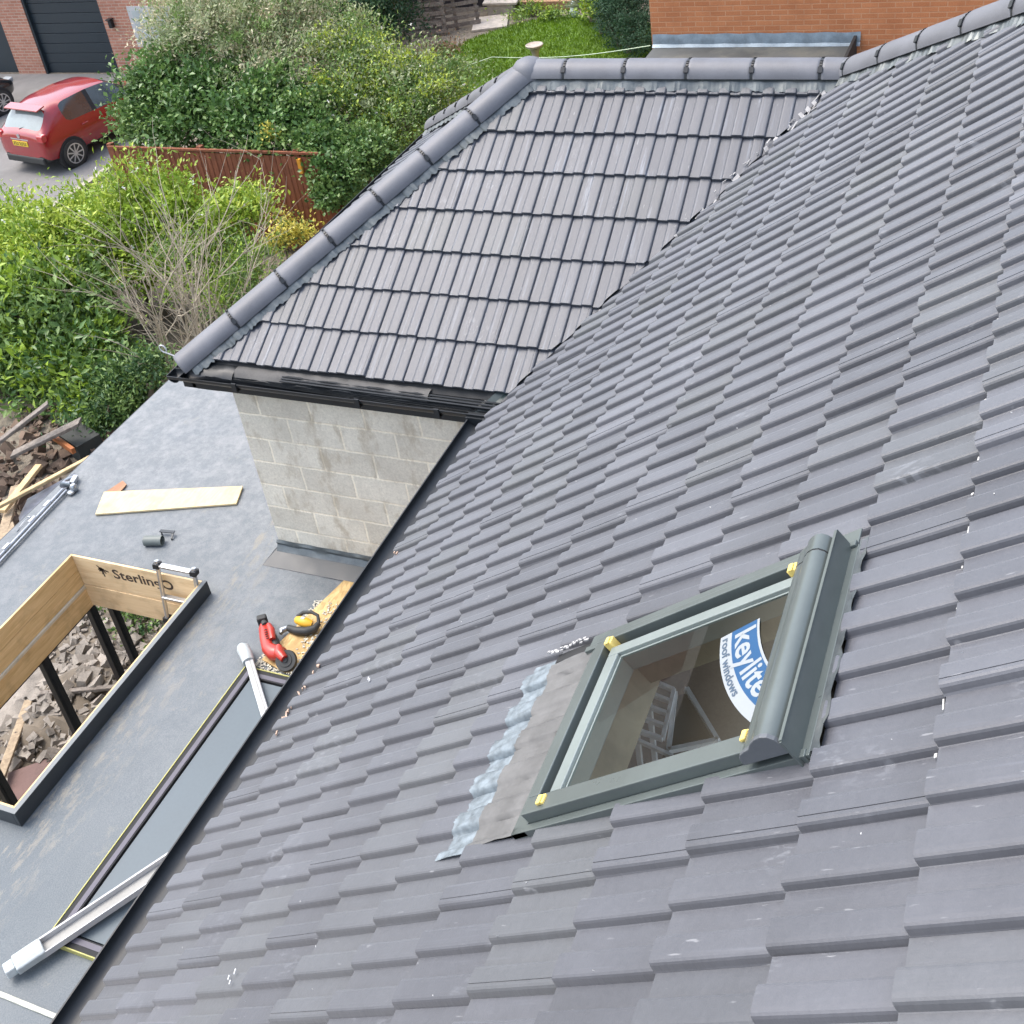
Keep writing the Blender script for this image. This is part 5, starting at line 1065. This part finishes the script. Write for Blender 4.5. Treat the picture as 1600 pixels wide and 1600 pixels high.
    if plate:
        b = MB(); b.obox((.028,.0,.735),(1,0,.15),(0,1,0),(0,0,1),.03,.52,.115); pl = put('number_plate', b, basic('plate yellow', (.66,.46,.03), .4, .08, 8, bmp=0), car, local=True)
        b = MB(); b.obox((.04,0,.83),(1,0,.15),(0,1,0),(0,0,1),.03,.60,.03); put('boot_trim', b, M_alu, car, local=True)
        b = MB()
        for k in range(7):
            yk = -.19+k*.062+(.02 if k > 3 else 0); b.obox((.0115,yk,.735),(1,0,.15),(0,1,0),(0,0,1),.004,.016,.07); b.obox((.0115,yk+.02,.735+(.028 if k % 2 else -.028)),(1,0,.15),(0,1,0),(0,0,1),.004,.03,.014)
        put('plate_marks', b, M_ink, pl, local=True)
        b = MB(); b.lathe([(.05,0),(.05,.012)], (0,0,0), 14); b.v = [(.035-z, y, .905+x) for x, y, z in b.v]; put('emblem', b, M_alu, car, local=True)
        b = MB(); b.bar((.13,.02,1.03),(.24,-.20,1.10),.02,.014); put('wiper', b, M_rub, car, local=True)
    return car
M_carred = basic('car paint red', (.27,.008,.012), .2, .06, 3, coat=1, bmp=0); M_carblk = basic('car paint black', (.010,.011,.013), .2, .1, 3, coat=1, bmp=0)
M_carglass = basic('car glass', (.025,.032,.034), .04, .3, 1.5, bmp=0, spec=1.0); M_rearglass = basic('rear glass', (.20,.24,.24), .06, .25, 2.0, bmp=0, spec=1.0); M_tail = basic('tail lamp', (.45,.008,.012), .2, .2, 9, coat=1, bmp=0)
parked = 'cars parked in front of the garage'
make_car('parked_car', 'shiny red hatchback with a yellow rear plate parked before the garage', M_carred, (-11.50,-16.00,ZG), math.pi-R(10), parked)
make_car('parked_car', 'black car beside the red hatchback, mostly outside the picture', M_carblk, (-11.75,-20.55,ZG), math.pi-R(6), parked, plate=False)

# ------------------------------------------------------------------ far garden
bb_ = thing('bird_bath', (-17.3,-6.9,ZG), 'stone bird bath on a pedestal standing on the lawn', 'bird bath')
mb = MB(); mb.lathe([(.15,0),(.15,.05),(.09,.08),(.07,.25),(.07,.42),(.10,.50),(.11,.54)], (-17.3,-6.9,ZG), 14); M_stone = basic('pale stone', (.42,.38,.33), .9, .3, 9, bmp=.5); put('pedestal', mb, M_stone, bb_, smooth=40)
mb = MB(); mb.lathe([(.08,.54),(.17,.57),(.19,.62),(.175,.63),(.14,.60),(.02,.59)], (-17.3,-6.9,ZG), 18); put('bowl', mb, M_stone, bb_, smooth=40)
for i, (x, y, rz_, h_) in enumerate(((-19.7,-10.75,.2,1.25),(-19.5,-11.75,-.1,1.0),(-20.2,-10.1,.5,.95))):
    t = thing('pallet', (x,y,ZG), ('tall weathered pallet frame leaning at the back of the garden','weathered pallet frame half hidden by the hedge','low weathered pallet frame nearest the stone path')[i], 'pallet', 'old pallets at the back of the garden', rot=(0, -R(9), rz_))
    for k in range(3): 
        mb = MB(); mb.box(-.05,.05,-.55+k*.52,-.47+k*.52,0,h_); put('bearer', mb, M_oldwood, t, local=True)
    for k in range(6):
        mb = MB(); mb.box(.052,.072,-.58,.60,.06+k*h_/6,.15+k*h_/6); put('slat', mb, M_oldwood, t, local=True)
    if i == 0:
        for k in range(6): mb = MB(); mb.box(-.072,-.052,-.58,.60,.10+k*h_/6,.19+k*h_/6); put('slat', mb, M_oldwood, t, local=True)
mb = MB(); mb.obox((-20.55,-9.35,ZG+.03),(1,.35,0),(-.35,1,0),(0,0,1),1.0,.85,.06); tag(put('paving_slab', mb, M_stone, loc=(-20.55,-9.35,ZG), bevel=.01), 'large grey paving slab at the far left corner of the lawn', 'slab')
mb = MB(); mb.box(-22.1,-21.9,-12.5,-9.6,ZG,ZG+1.7)
for k in range(24): mb.box(-21.9,-21.885,-12.5+k*.12,-12.5+k*.12+.105,ZG,ZG+1.72)
tag(put('fence', mb, basic('dark fence', (.045,.042,.045), .85, .3, 5), loc=(-22,-11,ZG)), 'dark boarded fence at the back of the far garden', 'fence')
M_sleep = wood_mat('sleeper', (.26,.15,.08), (.42,.26,.15), (6,1,6), .85)
for i, (x, y0, y1, z) in enumerate(((-21.6,-9.1,-7.2,.0),(-21.9,-9.3,-7.0,.22),(-22.2,-9.2,-5.0,.44))):
    mb = MB(); mb.box(x-.1,x+.1,y0,y1,ZG+z,ZG+z+.22); tag(put('sleeper', mb, M_sleep, loc=(x,y0,ZG+z), bevel=.015), ('lowest timber sleeper of the bank beyond the lawn','middle timber sleeper of the bank beyond the lawn','topmost timber sleeper of the bank beyond the lawn')[i], 'sleeper', 'timber sleepers edging the bank')
mb = MB(); mb.obox((-21.3,-9.35,ZG+.30),(1,.2,0),(0,1,0),(0,0,1),.4,.9,.06); mb.obox((-21.3,-9.35,ZG+.14),(1,.2,0),(0,1,0),(0,0,1),.3,.7,.28)
tag(put('stone_step', mb, M_stone, loc=(-21.3,-9.35,ZG), bevel=.01), 'small stone step beside the dark fence', 'step')
# spiky plant
yu = thing('yucca', (-20.55,-6.75,ZG), 'spiky rosette plant with long pale green blades beyond the lawn', 'plant')
r = np.random.RandomState(4); n = 260; a = r.uniform(0,6.283,n); e = r.uniform(.15,1.35,n); D = np.stack([np.cos(a)*np.cos(e), np.sin(a)*np.cos(e), np.sin(e)],1)
P0 = np.tile(np.array([[-20.55,-6.75,ZG+.35]]), (n,1))+D*.06; L1 = r.uniform(.45,.75,n); leafmesh('blade', P0, D, L1, np.full(n,.05), r.rand(n), leaf_mat('yucca blade', (.17,.21,.12), (.36,.40,.27)), parent=yu, nrm=np.tile([[0,0,1.]],(n,1)))
mb = MB(); mb.tube([(-20.55,-6.75,ZG),(-20.55,-6.75,ZG+.4)], [.09,.06], 8); put('trunk', mb, M_bark, yu)
mb = MB(); mb.lathe([(.10,0),(.12,.05),(.08,.18),(.05,.26),(.06,.30),(.02,.36)], (-20.95,-7.35,ZG+.02), 10); tag(put('garden_ornament', mb, basic('pale blue ornament', (.55,.62,.68), .5, .3, 14), loc=(-20.95,-7.35,ZG), smooth=50), 'small pale blue and white garden ornament left of the spiky plant', 'ornament')

# ------------------------------------------------------------------ building debris below the flat roof
rr = random.Random(21); M_con = basic('broken concrete', (.24,.215,.185), .95, .6, 3.5, bmp=.6); M_slabp = basic('pinkish slab', (.15,.095,.085), .9, .25, 3, bmp=.4); M_sand = basic('sand heap', (.15,.125,.095), .95, .3, 7, fine=70, bmp=.9)
mb = MB(); nx = 28; vs = []
for i in range(nx+1):
    for j in range(nx+1):
        u, v = i/nx-.5, j/nx-.5; h_ = max(0, .30*math.exp(-((u+.05)**2*16+(v)**2*14))+.05*math.sin(u*31+v*9)*math.exp(-(u*u+v*v)*9)+rr.uniform(-.012,.012)); edge = min(1, 4*(.5-max(abs(u),abs(v))))
        vs.append((.45+u*3.4, -5.15+v*2.0, ZG+.004+h_*edge))
mb.add(vs, [(i*(nx+1)+j, (i+1)*(nx+1)+j, (i+1)*(nx+1)+j+1, i*(nx+1)+j+1) for i in range(nx) for j in range(nx)])
tag(put('sand_heap', mb, M_sand, loc=(.45,-5.1,ZG), smooth=20), 'heap of sandy rubble seen through the skylight opening', 'rubble', kind='stuff')
def slab_piece(name, c, L, W, H, rz, m, label, cat, tilt=0.0):
    mb = MB(); ax = Vector((math.cos(rz), math.sin(rz), tilt)); mb.obox(c, ax, (-math.sin(rz), math.cos(rz), 0), (0,0,1), L, W, H); return tag(put(name, mb, m, loc=tuple(c), bevel=.008), label, cat)
slab_piece('paving_slab', (1.30,-4.78,ZG+.20), .75, .42, .06, .75, M_slabp, 'pinkish paving slab tipped on the rubble below the skylight opening', 'slab', .12)
slab_piece('paving_slab', (.30,-5.75,ZG+.10), .9, .55, .06, .1, M_con, 'pale grey slab beyond the rubble below the skylight opening', 'slab')
slab_piece('plank', (.10,-4.75,ZG+.32), 1.5, .05, .04, 1.9, M_oldwood, 'thin grey plank crossing the rubble heap', 'plank', .05)
slab_piece('plank', (.95,-5.3,ZG+.25), 1.3, .09, .03, .5, M_timber, 'weathered plank lying behind the black door posts', 'plank', .1)
mb = MB(); mb.tube([(1.30,-4.52,ZG+.22),(1.05,-4.62,ZG+.26)], .045, 12); tag(put('pipe_piece', mb, basic('red clay pipe', (.42,.10,.08), .6, .2, 9), loc=(1.2,-4.55,ZG), smooth=40), 'short red clay pipe lying on the rubble', 'pipe')
mb = MB(); mb.tube([Vector((1.55,-5.55,ZG+.2))+Vector((.28*math.cos(a_),.28*math.sin(a_),.1)) for a_ in np.linspace(0,3.6,14)], .05, 10); tag(put('hose', mb, basic('grey hose', (.34,.34,.33), .6, .2, 9), loc=(1.5,-5.5,ZG), smooth=50), 'curved grey flexible pipe lying on the rubble', 'hose')
mb = MB(); r5 = random.Random(8)
for k in range(1500):
    x = r5.uniform(-1.2,2.3); y = r5.uniform(-6.4,-4.2); s_ = r5.uniform(.015,.085); h_ = .30*math.exp(-(((x-.45)/3.4+.05)**2*16+((y+5.15)/2)**2*14))
    mb.rock((x,y,ZG+h_+s_*.15), s_*1.6*(.45+r5.random()), r5)
tag(put('rubble', mb, M_con, loc=(.5,-5.2,ZG), bevel=.006), 'broken stones scattered under the flat roof edge', 'rubble', kind='stuff')
# timber and rubbish beside the outer roof edge
slab_piece('batten', (-.52,-5.12,ZF-.02), 1.65, .05, .035, R(157), M_batten, 'long pale batten propped along the outer roof edge', 'batten', -.03)
D_ = [((-2.9,-8.75,-3.75),1.5,.10,.05,2.3,M_oldwood,'grey plank sloping down under the green shrub',.45),((-3.2,-8.35,-3.9),1.1,.16,.05,2.0,M_oldwood,'wide dark plank beside the orange edged box',.35),
      ((-1.9,-7.9,-4.05),1.3,.12,.05,.6,M_timber,'brown plank on the debris pile beside the long batten',.05),((-1.45,-7.4,-4.0),1.0,.15,.06,.9,M_timber,'broad pale plank nearest the roof on the debris pile',.12),
      ((-1.2,-6.9,-4.05),1.2,.10,.05,.3,M_batten,'short pale timber at the bottom of the debris pile',.05),((-2.3,-8.0,-3.95),.9,.09,.05,.2,M_batten,'pale timber lying across the debris pile',.0)]
for c_, L_, W_, H_, rz_, m__, lb, tl_ in D_: slab_piece('plank', c_, L_, W_, H_, rz_, m__, lb, 'plank', tl_)
bx = thing('crate', (-3.35,-8.25,ZG), 'dark box with an orange rim half under the green shrub', 'box')
mb = MB(); mb.obox((-3.50,-8.10,-4.16),(1,-.4,0),(.4,1,0),(0,0,1),.34,.52,.30); put('box', mb, basic('dark box', (.03,.033,.03), .8, .3, 4), bx)
mb = MB(); mb.obox((-3.25,-8.14,-3.99),(.4,1,0),(1,-.4,0),(0,0,1),.56,.05,.08); put('rim', mb, basic('orange rim', (.34,.12,.04), .6, .2, 8), bx)
mb = MB(); r6 = random.Random(9)
for k in range(1100):
    x = r6.uniform(-4.2,-.6); y = r6.uniform(-9.6,-6.4); s_ = r6.uniform(.015,.10); mb.rock((x,y,ZG+s_*.2+r6.uniform(0,.08)), s_*1.7*(.4+r6.random()), r6)
tag(put('rubble', mb, basic('mixed rubble', (.15,.105,.075), .95, .5, 2.2, bmp=.5), loc=(-2.4,-8,ZG), bevel=.005), 'reddish brick rubble on the ground beside the outer roof edge', 'rubble', kind='stuff')
